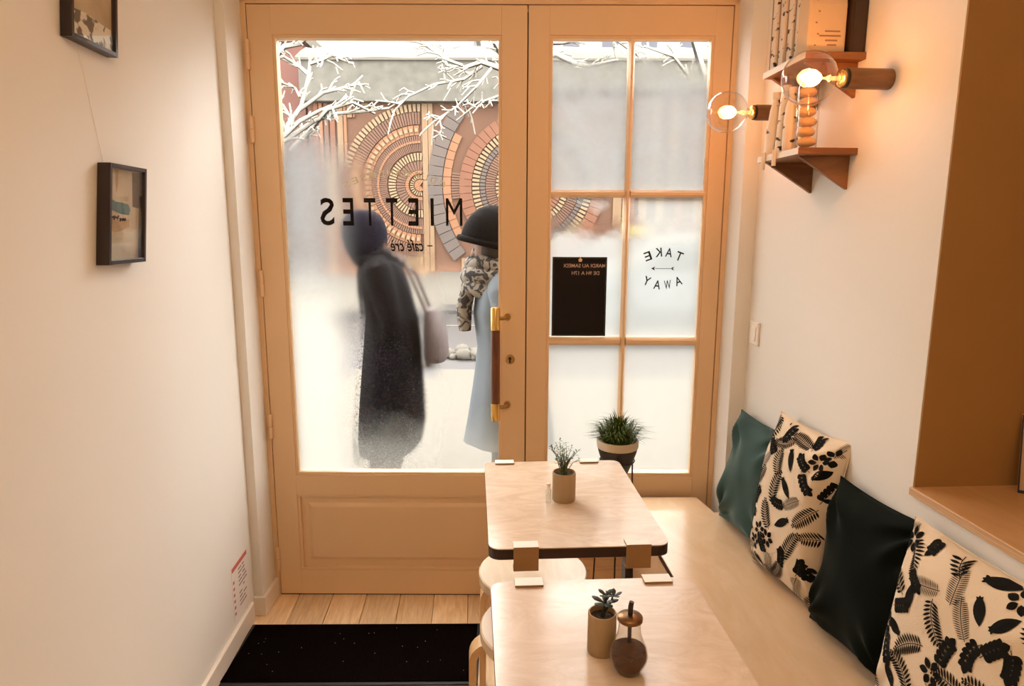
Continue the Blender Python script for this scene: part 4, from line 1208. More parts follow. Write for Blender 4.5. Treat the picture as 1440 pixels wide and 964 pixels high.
# plant on a stand by the glass
pl = DL(0.385, -0.215, 0)
t = thing('potted_sedge', 'bushy green grass plant in a dark pot on a thin stand by the glass door', 'potted plant', (pl.x, pl.y, 0))
MB().lathe([(0.0, 0.600), (0.030, 0.602), (0.042, 0.625), (0.069, 0.700), (0.0725, 0.716)], 28, close=False).build('pot', M['pot_dark'], t, smooth=40)
MB().lathe([(0.0725, 0.716), (0.0745, 0.718), (0.0755, 0.742), (0.0745, 0.746), (0.070, 0.746), (0.070, 0.73), (0.0, 0.73)], 28).build('band', M['pot_rim'], t, smooth=40)
m = MB()
m.tube([(0.062 * math.cos(2 * PI * k / 20), 0.062 * math.sin(2 * PI * k / 20), 0.668) for k in range(21)], 0.0028, 6, cap=False)
m.build('stand_ring', M['black'], t, smooth=60)
for k in range(3):
    a = R(20 + 120 * k)
    c, s_ = math.cos(a), math.sin(a)
    MB().tube([(0.075 * c, 0.075 * s_, 0.705), (0.0655 * c, 0.0655 * s_, 0.668), (0.080 * c, 0.080 * s_, 0.30), (0.092 * c, 0.092 * s_, 0.0)], 0.0032, 7).build('stand_leg', M['black'], t, smooth=60)
rnd = random.Random(8)
m = MB()
for i in range(620):
    a = rnd.uniform(0, 2 * PI); r0 = rnd.uniform(0, 0.052)
    p = Vector((math.cos(a) * r0, math.sin(a) * r0, 0.730))
    sp = rnd.uniform(0.015, 0.105); hh = rnd.uniform(0.05, 0.125) * (1.0 - 0.35 * r0 / 0.05)
    a2 = a + rnd.uniform(-0.7, 0.7)
    d = Vector((math.cos(a2), math.sin(a2), 0))
    w_ = d.cross(Vector((0, 0, 1))) * 0.0016
    p1 = p + d * sp * 0.45 + Vector((0, 0, hh * 0.8)); p2 = p + d * sp + Vector((0, 0, hh * (1.0 if sp < 0.05 else 0.75)))
    m.add([p - w_, p + w_, p1 + w_, p1 - w_, p2], [(0, 1, 2, 3), (3, 2, 4)])
tag(m.build('foliage', M['grass'], t), kind='stuff')

# ------------------------------------------------------------------ globe lamps added out of view as warm fill light
def fill(label, x, y, z, power=1.0):
    t = thing('fill_lamp', label, 'pendant lamp', (x, y, ZC), 0, 'globe pendant lamps added over the room')
    MB().lathe([(0.0, -0.03), (0.05, -0.028), (0.05, -0.0005), (0.0, -0.0005)], 20).build('rose', M['black'], t, smooth=40)
    MB().tube([(0, 0, -0.03), (0, 0, z - ZC + 0.13)], 0.003, 6).build('cord', M['black'], t)
    MB().ball((0, 0, z - ZC), 0.13, nu=24, nv=14).build('globe', M['opal'], t, smooth=60)
    ld = bpy.data.lights.new('fill_light', 'POINT'); ld.energy = FILL_POWER * power; ld.color = FILL_COLOR; ld.shadow_soft_size = 0.14
    lo = bpy.data.objects.new('fill_light', ld); COL.objects.link(lo); lo.parent = t; lo.location = (0, 0, z - ZC - 0.0)
    return t
fill('added unseen globe pendant lamp hanging over the nearest table', 0.12, 0.30, 2.48)
fill('added unseen globe pendant lamp hanging in the rear of the room', 0.0, -2.0, 2.40, 1.3)

# ------------------------------------------------------------------ the street outside (entrance coordinates)
OUT = lambda: dict(loc=DOOR_LOC, rotz=-YAW)
GZ = -0.12
def outside(name, label, cat, x=0, y=0, z=0, group=None):
    return thing(name, label, cat, DL(x, y, z), -YAW, group)
# ground: snowy pavement, wet road, far pavement
def snow_slab(name, x0, x1, y0, y1, ztop, amp, seed, nx=60, ny=14):
    vs, fs = [], []
    for j in range(ny + 1):
        for i in range(nx + 1):
            x, y = x0 + (x1 - x0) * i / nx, y0 + (y1 - y0) * j / ny
            vs.append((x, y, ztop + amp * noise.noise(Vector((x * 0.9 + seed, y * 1.3, seed)))))
    for j in range(ny):
        for i in range(nx):
            a = j * (nx + 1) + i
            fs.append((a, a + 1, a + nx + 2, a + nx + 1))
    return MB().add(vs, fs)
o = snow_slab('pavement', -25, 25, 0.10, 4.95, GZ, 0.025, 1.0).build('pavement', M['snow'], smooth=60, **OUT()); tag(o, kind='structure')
o = MB().box(-40, 40, 4.9, 11.3, -0.5, GZ - 0.03).build('road', M['asphalt'], **OUT()); tag(o, kind='structure')
o = MB().box(-40, 40, 8.55, 8.68, GZ - 0.03, GZ - 0.02).build('road_line', M['snow'], **OUT()); tag(o, kind='structure')
o = MB().box(-40, 40, 10.2, 11.32, GZ - 0.03, GZ + 0.04).build('kerb', M['kerb'], **OUT()); tag(o, kind='structure')
# snow bank against the far building
vs, fs = [], []
prof = [(11.2, GZ), (11.35, GZ + 0.22), (11.8, GZ + 0.38), (12.6, GZ + 0.50), (13.2, GZ + 0.60), (13.3, GZ + 0.55)]
nx = 120
for (y, z) in prof:
    for i in range(nx + 1):
        x = -20 + 40 * i / nx
        vs.append((x, y + 0.10 * noise.noise(Vector((x * 1.5, y, 3))), z + 0.06 * noise.noise(Vector((x * 1.2, y * 2, 9))) if z > GZ else z))
for j in range(len(prof) - 1):
    for i in range(nx):
        a = j * (nx + 1) + i
        fs.append((a, a + 1, a + nx + 2, a + nx + 1))
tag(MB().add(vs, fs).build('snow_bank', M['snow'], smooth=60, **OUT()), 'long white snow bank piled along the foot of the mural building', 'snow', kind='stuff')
# ploughed lumps at the roadside
rnd = random.Random(5)
t = outside('snow_heap', 'low heap of ploughed snow lumps on the grey road', 'snow heap', -0.60, 5.85, GZ - 0.03)
m = MB()
for i in range(46):
    u = rnd.uniform(-1, 1)
    r = rnd.uniform(0.05, 0.12) * (1 - 0.5 * abs(u))
    m.ball((u * 0.52, rnd.uniform(-0.16, 0.16), r * 0.55), r, r * 0.9, r * 0.75, 9, 6, 0.6, i)
tag(m.build('lumps', M['snow'], t, smooth=60), kind='stuff')

# building with a mural of concentric rings
FY = 13.5
def fp(px, py):
    """photo position on the facade as measured: metres on the facade plane"""
    return (-2.193 + (px - 590) * 0.016795, 2.455 - (py - 262) * 0.01675)
bld = outside('mural_building', 'low brown building with a mural of concentric rings under a concrete band', 'building', 0, FY, 0)
MB().box(-4.75, 13.0, 0.0, 6.0, -0.4, 4.34).build('wall', M['tile_base'], bld)
MB().box(-4.85, 13.1, -0.25, 6.0, 4.33, 5.22).build('concrete_band', M['concrete'], bld, bevel=0.01)
o = snow_slab('cap', -4.9, 13.1, -0.32, 6.0, 0.0, 0.0, 4.2, 90, 14)
o.v = [(a, b_, 5.25 + 0.42 * max(0.0, b_ + 0.32) ** 0.75 + (0.10 * noise.noise(Vector((a * 0.8, b_, 2))) if b_ > -0.3 else 0.03 * noise.noise(Vector((a * 1.5, 0, 2))))) for a, b_, c in o.v]
k0 = len(o.v)
o.v += [(a, b_, 5.2) for a, b_, c in o.v[:91]]
o.f += [(i, k0 + i, k0 + i + 1, i + 1) for i in range(90)]
o.build('snow_cap', M['snow'], bld, smooth=50)

def ring(cx, cz, r0, r1, n, m, name, y0, y1, clip=None, gapf=0.12, single=False, a_range=(0, 360), base=True):
    mb = MB()
    for k in range(n):
        a0 = R(a_range[0] + (a_range[1] - a_range[0]) * (k + gapf / 2) / n)
        a1 = R(a_range[0] + (a_range[1] - a_range[0]) * (k + 1 - gapf / 2) / n)
        am = (a0 + a1) / 2
        x_, z_ = cx + math.cos(am) * (r0 + r1) / 2, cz + math.sin(am) * (r0 + r1) / 2
        if clip and not clip(x_, z_): continue
        if z_ > 4.30 or z_ < 0.2: continue
        poly = [(cx + math.cos(a0) * r0, cz + math.sin(a0) * r0), (cx + math.cos(a0) * r1, cz + math.sin(a0) * r1),
                (cx + math.cos(a1) * r1, cz + math.sin(a1) * r1), (cx + math.cos(a1) * r0, cz + math.sin(a1) * r0)]
        yy = y0 - 0.012 * random.random()
        if single:
            MB().prism(poly, 'y', yy, y1).build(name, m, bld)
        else:
            mb.prism(poly, 'y', yy, y1)
    if not single:
        tag(mb.build(name, m, bld), kind='stuff')
S_ = 0.0168
ax, az = fp(591, 261)
left_of = lambda xmax: (lambda x_, z_: x_ < xmax)
xA = fp(594, 0)[0]
cl = left_of(xA)
ring(ax, az, 99 * S_, 109 * S_, 110, M['t_cream'], 'ring_blocks', -0.05, 0.0, cl, 0.35)
ring(ax, az, 82 * S_, 98 * S_, 150, M['t_brown'], 'ring_blocks', -0.06, 0.0, cl, 0.25)
ring(ax, az, 68 * S_, 81 * S_, 64, M['t_orange'], 'ring_blocks', -0.04, 0.0, cl, 0.1)
ring(ax, az, 72 * S_, 77 * S_, 64, M['t_cream'], 'ring_blocks', -0.07, -0.04, cl, 0.4)
ring(ax, az, 46 * S_, 67 * S_, 130, M['t_brown'], 'ring_blocks', -0.05, 0.0, cl, 0.25)
ring(ax, az, 57 * S_, 60 * S_, 90, M['t_orange'], 'ring_blocks', -0.07, -0.05, cl, 0.1)
ring(ax, az, 34 * S_, 44 * S_, 60, M['t_cream'], 'ring_blocks', -0.06, 0.0, cl, 0.38)
ring(ax, az, 21 * S_, 33 * S_, 44, M['t_brown'], 'ring_blocks', -0.05, 0.0, cl, 0.2)
ring(ax, az, 16 * S_, 20.5 * S_, 36, M['t_orange'], 'ring_blocks', -0.06, 0.0, cl, 0.1)
ring(ax, az, 9 * S_, 14 * S_, 24, M['t_cream'], 'ring_blocks', -0.05, 0.0, cl, 0.45)
ring(ax, az, 0.5 * S_, 8 * S_, 14, M['t_orange'], 'ring_blocks', -0.05, 0.0, cl, 0.1)
# wide arc of grey blocks between the vertical planks
bx_, bz_ = fp(773, 261)
xB0, xB1 = fp(611, 0)[0], fp(645, 0)[0]
clb = lambda x_, z_: xB0 - 0.02 < x_ < xB1
ring(bx_, bz_, 151 * S_, 171 * S_, 76, M['t_grey'], 'mosaic_block', -0.06, 0.0, clb, 0.06, True)
ring(bx_, bz_, 139 * S_, 150 * S_, 76, M['t_orange'], 'ring_blocks', -0.04, 0.0, clb, 0.05)
ring(bx_, bz_, 120 * S_, 138 * S_, 230, M['t_brown'], 'ring_blocks', -0.05, 0.0, clb, 0.25)
# nearer ring on the right
cx_, cz_ = fp(748, 262)
xC0, xC1 = fp(646, 0)[0], fp(856, 0)[0]
clc = lambda x_, z_: xC0 < x_ < xC1
ring(cx_, cz_, 85 * S_, 102 * S_, 60, M['t_red'], 'mosaic_block', -0.06, 0.0, clc, 0.06, True)
ring(cx_, cz_, 74 * S_, 84 * S_, 90, M['t_cream'], 'ring_blocks', -0.06, 0.0, clc, 0.38)
ring(cx_, cz_, 66 * S_, 73 * S_, 90, M['t_grey'], 'ring_blocks', -0.05, 0.0, clc, 0.25)
ring(cx_, cz_, 52 * S_, 65 * S_, 110, M['t_brown'], 'ring_blocks', -0.05, 0.0, clc, 0.25)
ring(cx_, cz_, 43 * S_, 51 * S_, 60, M['t_cream'], 'ring_blocks', -0.06, 0.0, clc, 0.38)
ring(cx_, cz_, 20 * S_, 42 * S_, 50, M['t_red'], 'ring_blocks', -0.05, 0.0, clc, 0.2)
ring(cx_, cz_, 1 * S_, 19 * S_, 20, M['t_orange'], 'ring_blocks', -0.05, 0.0, clc, 0.1)
# vertical planks
def strip(p0, p1, m, ytop=145, ybot=384, y0=-0.05):
    a, zt = fp(p0, ytop); b_, zb = fp(p1, ybot)
    MB().box(a, b_, y0, 0.0, max(zb, -0.1), min(zt, 4.32)).build('plank', m, bld, bevel=0.006, seg=1)
for p0, p1, m, yb in ((446, 452, 't_red', 384), (453, 458, 't_orange', 384), (460, 466, 't_brown', 384), (468, 475, 't_red', 384),
                  (478, 486, 't_plank', 384), (487, 491, 't_orange', 384), (492, 499, 't_plank', 170), (500, 503, 't_red', 170), (512, 522, 't_plank', 160),
                  (595, 603, 't_plank', 384), (603.5, 610, 't_plank', 384), (646, 654, 't_red', 165)):
    strip(p0, p1, M[m], ybot=yb)
for p0, p1, m in ((655, 661, 't_plank'), (661.5, 667, 't_plank'), (668, 671, 't_red'), (672, 678, 't_plank'), (678.5, 687, 't_plank'), (688, 693, 't_red'), (618, 626, 't_plank')):
    strip(p0, p1, M[m], ybot=156 if p0 != 618 else 152, y0=-0.03)
for p0 in (862, 880, 898, 922, 948, 975, 1010, 1050, 1090, 1130):
    strip(p0, p0 + 12, M['t_plank' if p0 % 4 else 't_red'])
for p0 in (648, 660, 671, 682):
    strip(p0, p0 + 8, M['t_plank'], ytop=362, ybot=384, y0=-0.03)

# pale red brick house beside it
bh = outside('brick_house', 'pale red brick house standing left of the mural building', 'building', -9.0, FY + 1.0, 0)
MB().box(-6, 3.9, 0, 6, -0.4, 5.9).build('wall', M['brick_red'], bh)
MB().box(-6.1, 4.0, -0.1, 6, 5.9, 6.15).build('cornice', M['snow'], bh)
for i in range(4):
    for zz in (1.2, 3.6):
        wn = MB().box(-5 + 2.2 * i, -4.0 + 2.2 * i, -0.04, 0.05, zz, zz + 1.3).build('window', M['far_shutter'], bh)
        MB().box(-5.1 + 2.2 * i, -3.9 + 2.2 * i, -0.08, 0.02, zz - 0.1, zz).build('sill', M['snow'], wn)
# far apartment blocks behind
def block(label, x, y, w_, h_, rows_, cols_, wallm):
    t = outside('apartment_building', label, 'building', x, y, 0)
    MB().box(-w_ / 2, w_ / 2, 0, 8, -0.4, h_).build('wall', wallm, t)
    MB().box(-w_ / 2 - 0.2, w_ / 2 + 0.2, -0.2, 8, h_, h_ + 0.35).build('roof_snow', M['snow'], t)
    for r_ in range(rows_):
        for c in range(cols_):
            xx = -w_ / 2 + w_ * (c + 0.3) / cols_; zz = 6.0 + (h_ - 6.4) * r_ / rows_
            wn = MB().box(xx, xx + w_ * 0.4 / cols_, -0.05, 0.02, zz, zz + 1.3).build('window', M['far_shutter'], t)
            MB().box(xx - 0.1, xx + w_ * 0.4 / cols_ + 0.1, -0.35, 0.0, zz - 0.14, zz).build('balcony', M['far_red'] if c % 2 else M['snow'], wn)
block('distant pale apartment building over the mural building, seen through the right door', 4.5, 30, 9, 12.5, 2, 5, M['far_wall'])
block('distant pale apartment building behind the snow cap, seen through the left door', -6.5, 33, 9, 11.5, 2, 5, M['far_wall'])

# parked car under snow
car = outside('parked_car', 'pale parked car under thick snow on the far side of the road', 'car', 3.05, 9.2, GZ - 0.03)
prof = [(-2.05, 0.30), (-2.08, 0.62), (-1.95, 0.80), (-1.15, 0.92), (-0.55, 1.38), (0.75, 1.40), (1.45, 0.98), (2.02, 0.90), (2.08, 0.55), (2.03, 0.30)]
MB().prism(prof, 'y', 0.0, 1.68).build('body', M['car_paint'], car, bevel=0.06, seg=3)
for poly in ([(-0.95, 0.95), (-0.50, 1.30), (0.05, 1.31), (0.05, 0.95)], [(0.12, 0.95), (0.12, 1.31), (0.70, 1.32), (1.20, 0.98)]):
    MB().prism(poly, 'y', -0.008, 0.01).build('window', M['car_glass'], car)
for xx in (-1.3, 1.3):
    for yy in (0.02, 1.48):
        wh = MB().lathe([(0.0, 0.0), (0.31, 0.0), (0.33, 0.03), (0.33, 0.17), (0.31, 0.20), (0.0, 0.20)], 28, Matrix.Translation((xx, yy - 0.02 + 0.20, 0.33)) @ Matrix.Rotation(PI / 2, 4, 'X')).build('wheel', M['tyre'], car, smooth=40)
        MB().lathe([(0.0, 0.0), (0.20, 0.0), (0.20, 0.012), (0.0, 0.02)], 20, Matrix.Translation((xx, yy - 0.022, 0.33)) @ Matrix.Rotation(PI / 2, 4, 'X')).build('hubcap', M['car_paint'], wh, smooth=40)
vs, fs = [], []
sp = [(-1.98, 0.84), (-1.6, 1.00), (-1.15, 1.06), (-0.62, 1.50), (0.1, 1.58), (0.75, 1.54), (1.40, 1.12), (1.98, 1.02)]
ny = 8
for (x_, z_) in sp:
    for j in range(ny + 1):
        u = j / ny
        e = 0 if j in (0, ny) else 1
        vs.append((x_, 0.0 + 1.68 * u, z_ - (0.12 if not e else 0) + 0.03 * noise.noise(Vector((x_ * 2, u * 5, 1)))))
for i in range(len(sp) - 1):
    for j in range(ny):
        a = i * (ny + 1) + j
        fs.append((a, a + ny + 1, a + ny + 2, a + 1))
MB().add(vs, fs).build('snow_layer', M['snow'], car, smooth=60)
MB().box(-1.0, -0.7, 0.6, 1.05, 1.5, 1.68).build('roof_sign', M['taxi'], car, bevel=0.02)

# ------------------------------------------------------------------ snow-laden trees
def tree_branches(paths, seed, twig_len, twigs_per, r_base):
    """paths: lists of points; adds forked twigs; returns bark and snow meshes"""
    rnd = random.Random(seed)
    bark, snow = MB(), MB()
    def put(pts, r0, r1, cover):
        n = len(pts)
        rs = [r0 + (r1 - r0) * k / (n - 1) for k in range(n)]
        bark.tube(pts, rs, 5)
        sp_ = [Vector(p) + Vector((0, -rs[k] * 0.5, rs[k] * 0.55 + 0.005)) for k, p in enumerate(pts)]
        snow.tube(sp_, [r_ * cover + 0.0045 for r_ in rs], 6)
    for path in paths:
        pts = [Vector(p) for p in path['p']]
        put(pts, path['r'][0], path['r'][1], 0.62 if path['r'][0] > 0.05 else 1.05)
        for k in range(int(twigs_per * (len(pts) - 1))):
            i = rnd.randrange(len(pts) - 1); u = rnd.random()
            p = pts[i].lerp(pts[i + 1], u)
            d = (pts[i + 1] - pts[i]).normalized()
            for lev in range(2):
                dd = (d + Vector((rnd.uniform(-0.9, 0.9), rnd.uniform(-0.6, 0.6), rnd.uniform(-0.6, 0.9)))).normalized()
                l_ = twig_len * rnd.uniform(0.4, 1.0) * (1 if lev == 0 else 0.5)
                q1 = p + dd * l_ * 0.5 + Vector((0, 0, rnd.uniform(-0.02, 0.03))); q2 = p + dd * l_ + Vector((0, 0, rnd.uniform(-0.06, 0.03)))
                put([p, q1, q2], r_base * (0.6 if lev == 0 else 0.4), r_base * 0.22, 1.15)
                p = q1; d = dd
    return bark, snow

def tp(px, py, y, dx=0.0):
    """photo position taken out to the depth y beyond the door"""
    d = y + DOOR_D
    a = math.atan((482 - py) / 930.0) - PITCH
    z = EYE + d * math.tan(a)
    depth = d * math.cos(PITCH) - (z - EYE) * math.sin(PITCH)
    return (( px - 720) / 930.0 * depth, y + dx, z)
def P(lst, y, spread=0.25, seed=0):
    rnd = random.Random(seed)
    return [tp(a, b_, y, rnd.uniform(-spread, spread)) for a, b_ in lst]
TY = 4.6
base = tp(392, 300, TY)
paths = [dict(p=[(base[0] - 0.12, TY, GZ), (base[0] - 0.06, TY, 0.7), base, tp(399, 215, TY)] + P([(408, 180), (420, 150), (431, 108), (438, 78)], TY, 0.1, 1), r=(0.028, 0.010)),
         dict(p=P([(400, 212), (432, 178), (468, 160), (500, 150), (522, 158)], TY, 0.2, 2), r=(0.020, 0.006)),
         dict(p=P([(401, 205), (440, 172), (470, 163), (505, 158), (545, 152)], TY, 0.2, 3), r=(0.018, 0.005)),
         dict(p=P([(404, 196), (428, 176), (452, 158), (486, 148)], TY, 0.2, 4), r=(0.018, 0.006)),
         dict(p=P([(418, 156), (450, 130), (482, 121), (500, 114)], TY, 0.2, 5), r=(0.014, 0.005)),
         dict(p=P([(431, 106), (412, 90), (398, 82), (386, 88)], TY, 0.15, 6), r=(0.016, 0.006)),
         dict(p=P([(388, 86), (404, 72), (420, 62), (444, 50)], TY, 0.15, 7), r=(0.020, 0.010)),
         dict(p=P([(424, 140), (408, 122), (392, 118)], TY, 0.15, 8), r=(0.010, 0.004)),
         dict(p=P([(436, 92), (452, 88), (470, 84), (492, 88)], TY, 0.15, 9), r=(0.012, 0.004)),
         dict(p=P([(410, 172), (398, 150), (390, 148)], TY, 0.15, 10), r=(0.008, 0.004))]
bark, snow = tree_branches(paths, 3, 0.20, 3.2, 0.010)
t = thing('snowy_tree', 'bare tree with snow-laden branches left outside the glass door', 'tree', DOOR_LOC, -YAW)
bark.build('branches', M['bark'], t, smooth=60)
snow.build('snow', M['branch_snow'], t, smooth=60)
# larger tree further right, its boughs reaching over the concrete band
TY2 = 7.0
b0 = tp(742, 300, TY2)
paths = [dict(p=[(b0[0] + 0.05, TY2, GZ), (b0[0], TY2, 1.0), b0, tp(738, 180, TY2), tp(742, 60, TY2), tp(748, -40, TY2)], r=(0.11, 0.05)),
         dict(p=P([(740, 110), (712, 88), (694, 66), (684, 40)], TY2, 0.2, 2), r=(0.045, 0.02)),
         dict(p=P([(739, 120), (704, 98), (676, 90), (650, 96), (626, 92)], TY2, 0.2, 3), r=(0.035, 0.010)),
         dict(p=P([(650, 96), (630, 90), (606, 72), (584, 56)], TY2, 0.2, 4), r=(0.014, 0.006)),
         dict(p=P([(626, 92), (624, 74), (616, 52), (610, 30)], TY2, 0.2, 5), r=(0.014, 0.006)),
         dict(p=P([(676, 90), (650, 108), (610, 120), (575, 140), (556, 165)], TY2, 0.3, 6), r=(0.016, 0.004)),
         dict(p=P([(690, 100), (670, 128), (640, 150), (612, 176), (606, 205)], TY2, 0.3, 7), r=(0.014, 0.004)),
         dict(p=P([(720, 105), (700, 130), (672, 150), (640, 168)], TY2, 0.3, 8), r=(0.012, 0.004)),
         dict(p=P([(742, 90), (780, 80), (806, 96), (830, 88), (862, 92)], TY2, 0.3, 9), r=(0.035, 0.010)),
         dict(p=P([(742, 60), (790, 62), (820, 52), (860, 60), (900, 74)], TY2, 0.3, 10), r=(0.03, 0.010))]
bark, snow = tree_branches(paths, 9, 0.34, 4.2, 0.012)
t = thing('snowy_tree', 'tall snowy tree behind the meeting door stiles, boughs over the concrete band', 'tree', DOOR_LOC, -YAW)
bark.build('branches', M['bark'], t, smooth=60)
snow.build('snow', M['branch_snow'], t, smooth=60)
b0 = tp(1006, 300, 6.0)
paths = [dict(p=[(b0[0] + 0.4, 6.0, GZ), (b0[0] + 0.2, 6.0, 1.2), b0, tp(996, 200, 6.0), tp(990, 110, 6.0), tp(975, 60, 6.0), tp(960, 0, 6.0)], r=(0.08, 0.025)),
         dict(p=P([(992, 130), (970, 100), (940, 84), (900, 70)], 6.0, 0.2, 2), r=(0.02, 0.006)),
         dict(p=P([(990, 110), (1004, 80), (1010, 50)], 6.0, 0.2, 3), r=(0.02, 0.008))]
bark, snow = tree_branches(paths, 12, 0.30, 3.0, 0.012)
t = thing('snowy_tree', 'bare snowy tree outside at the hinge side of the right door', 'tree', DOOR_LOC, -YAW)
bark.build('branches', M['bark'], t, smooth=60)
snow.build('snow', M['branch_snow'], t, smooth=60)

# ------------------------------------------------------------------ people outside
def skin_mesh(name, verts, edges, radii, root, m, parent, levels=2):
    me = bpy.data.meshes.new(name)
    bm = bmesh.new()
    layer = bm.verts.layers.skin.verify()
    vs = [bm.verts.new(v) for v in verts]
    bm.verts.ensure_lookup_table()
    for a, b_ in edges: bm.edges.new((vs[a], vs[b_]))
    for v, r_ in zip(vs, radii):
        v[layer].radius = (r_, r_) if not isinstance(r_, tuple) else r_
        v[layer].use_root = False
    vs[root][layer].use_root = True
    bm.to_mesh(me); bm.free()
    ob = bpy.data.objects.new('tmp', me); COL.objects.link(ob)
    md = ob.modifiers.new('skin', 'SKIN'); md.use_smooth_shade = True
    sb = ob.modifiers.new('sub', 'SUBSURF'); sb.levels = levels; sb.render_levels = levels
    dg = bpy.context.evaluated_depsgraph_get()
    out = bpy.data.meshes.new_from_object(ob.evaluated_get(dg))
    bpy.data.objects.remove(ob)
    out.name = name
    out.materials.clear(); out.materials.append(m)
    o = bpy.data.objects.new(name, out); COL.objects.link(o); o.parent = parent
    out.polygons.foreach_set('use_smooth', [True] * len(out.polygons))
    return o

def loft(sections, n=28, folds=0.0, seed=0, cap=True):
    """sections: (cx, cy, z, rx, ry)"""
    vs, fs = [], []
    for cx, cy, z, rx, ry in sections:
        for k in range(n):
            a = 2 * PI * k / n
            f = 1 + folds * math.sin(a * 7 + seed + z * 2)
            vs.append((cx + rx * f * math.cos(a), cy + ry * f * math.sin(a), z))
    for i in range(len(sections) - 1):
        for k in range(n): fs.append((i * n + k, i * n + (k + 1) % n, (i + 1) * n + (k + 1) % n, (i + 1) * n + k))
    if cap: fs += [tuple(range(n - 1, -1, -1)), tuple((len(sections) - 1) * n + k for k in range(n))]
    return MB().add(vs, fs)

def person(label, x, y, turn, pose):
    """figure in its own coordinates: faces -x, feet at z=0; pose gives joints"""
    t = thing('person', label, 'person', DL(x, y, GZ), turn - YAW)
    V, E, RD = [], [], []
    def J(p, r_, par=None):
        V.append(Vector(p)); RD.append(r_)
        if par is not None: E.append((par, len(V) - 1))
        return len(V) - 1
    P_ = pose
    pelvis = J(P_['pelvis'], (0.125, 0.155))
    waist = J(P_['waist'], (0.11, 0.14), pelvis)
    chest = J(P_['chest'], (0.115, 0.17), waist)
    neck0 = J(P_['neck'], 0.062, chest)
    hd = Vector(P_['head']); f = Vector(P_.get('face', (-1, 0, 0))).normalized()
    chin = J(hd + Vector((0, 0, -0.085)) + f * 0.012, 0.068, neck0)
    skull = J(hd + Vector((0, 0, 0.01)), (0.088, 0.078), chin)
    J(hd + Vector((0, 0, 0.085)) - f * 0.01, 0.066, skull)
    J(hd + f * 0.098 + Vector((0, 0, -0.022)), 0.016, skull)                 # nose
    side = f.cross(Vector((0, 0, 1))).normalized()
    for s_ in (-1, 1):
        J(hd + side * s_ * 0.082 + Vector((0, 0, -0.012)) - f * 0.01, 0.014, skull)      # ears
    for s_ in (-1, 1):
        sh = J(P_['shoulder'][s_], 0.062, chest)
        el = J(P_['elbow'][s_], 0.045, sh)
        wr = J(P_['wrist'][s_], 0.030, el)
        d = (V[wr] - V[el]).normalized()
        palm = J(V[wr] + d * 0.055, (0.020, 0.034), wr)
        sd = d.cross(Vector((0, 1, 0))).normalized()
        ln = (0.070, 0.082, 0.076, 0.060)
        for k in range(4):
            b0 = V[palm] + d * 0.035 + Vector((0, 1, 0)) * (k - 1.5) * 0.018
            c1 = J(b0, 0.0095, palm)
            c2 = J(b0 + (d + sd * 0.35).normalized() * ln[k] * 0.55, 0.0085, c1)
            J(V[c2] + (d + sd * 0.9).normalized() * ln[k] * 0.45, 0.0075, c2)
        th = J(V[wr] + d * 0.03 + sd * 0.022, 0.011, wr)
        J(V[th] + (d + sd * 0.8).normalized() * 0.045, 0.0095, th)
        hp = J(P_['hip'][s_], 0.088, pelvis)
        kn = J(P_['knee'][s_], 0.060, hp)
        an = J(P_['ankle'][s_], 0.042, kn)
        J(V[an] + Vector((-0.13, 0, -0.045)), 0.034, an)
    body = skin_mesh('body', V, E, RD, pelvis, M['skin'], t, 2)
    em = MB()
    for s_ in (-1, 1):
        em.ball(hd + f * 0.074 + side * s_ * 0.032 + Vector((0, 0, 0.008)), 0.011, nu=10, nv=8)
    em.build('eyes', M['hair'], t, smooth=60)
    MB().ball(hd + f * 0.074 + Vector((0, 0, -0.058)), 0.010, 0.022, 0.006, 10, 6).build('mouth', M['notice_red'], t, smooth=60)
    return t, V

def sleeve(mb, pts, rs):
    mb.tube(pts, rs, 14)

# the dark figure behind the fogged glass, walking to the left, bent forward
hx = -0.13
pose = dict(pelvis=(0.02, 0, 0.90), waist=(0.03, 0, 1.06), chest=(-0.01, 0, 1.28), neck=(-0.07, 0, 1.43), head=(-0.125, 0, 1.585), face=(-1, 0, -0.25),
            shoulder={-1: (0.0, -0.175, 1.36), 1: (0.0, 0.175, 1.36)}, elbow={-1: (0.07, -0.235, 1.09), 1: (0.05, 0.235, 1.09)},
            wrist={-1: (0.02, -0.175, 0.90), 1: (0.0, 0.175, 0.90)},
            hip={-1: (0.02, -0.085, 0.86), 1: (0.02, 0.085, 0.86)}, knee={-1: (-0.04, -0.085, 0.47), 1: (-0.02, 0.085, 0.47)},
            ankle={-1: (-0.075, -0.085, 0.08), 1: (-0.02, 0.085, 0.08)})
p1, _ = person('person in a long black coat and knit cap walking past behind the fogged left door', -0.765, 1.58, 0, pose)
m = loft([(-0.045, 0, 0.20, 0.165, 0.225), (-0.01, 0, 0.30, 0.205, 0.235), (0.01, 0, 0.45, 0.215, 0.24), (0.02, 0, 0.70, 0.20, 0.235), (0.03, 0, 0.92, 0.185, 0.225), (0.03, 0, 1.08, 0.17, 0.215),
          (0.0, 0, 1.26, 0.155, 0.225), (-0.02, 0, 1.37, 0.135, 0.205), (-0.045, 0, 1.43, 0.095, 0.115), (-0.07, 0, 1.485, 0.078, 0.085)], 32, 0.03, 1)
for s_ in (-1, 1):
    sleeve(m, [Vector(pose['shoulder'][s_]) * 0.72 + Vector(pose['neck']) * 0.28, Vector(pose['shoulder'][s_]) + Vector((0, 0.035 * s_, 0.004)), Vector(pose['shoulder'][s_]).lerp(Vector(pose['elbow'][s_]), 0.5), pose['elbow'][s_], Vector(pose['elbow'][s_]).lerp(Vector(pose['wrist'][s_]), 0.6), pose['wrist'][s_]], [0.085, 0.088, 0.080, 0.070, 0.060, 0.05])
m.build('coat', M['coat_dark'], p1, smooth=60)
m = MB()
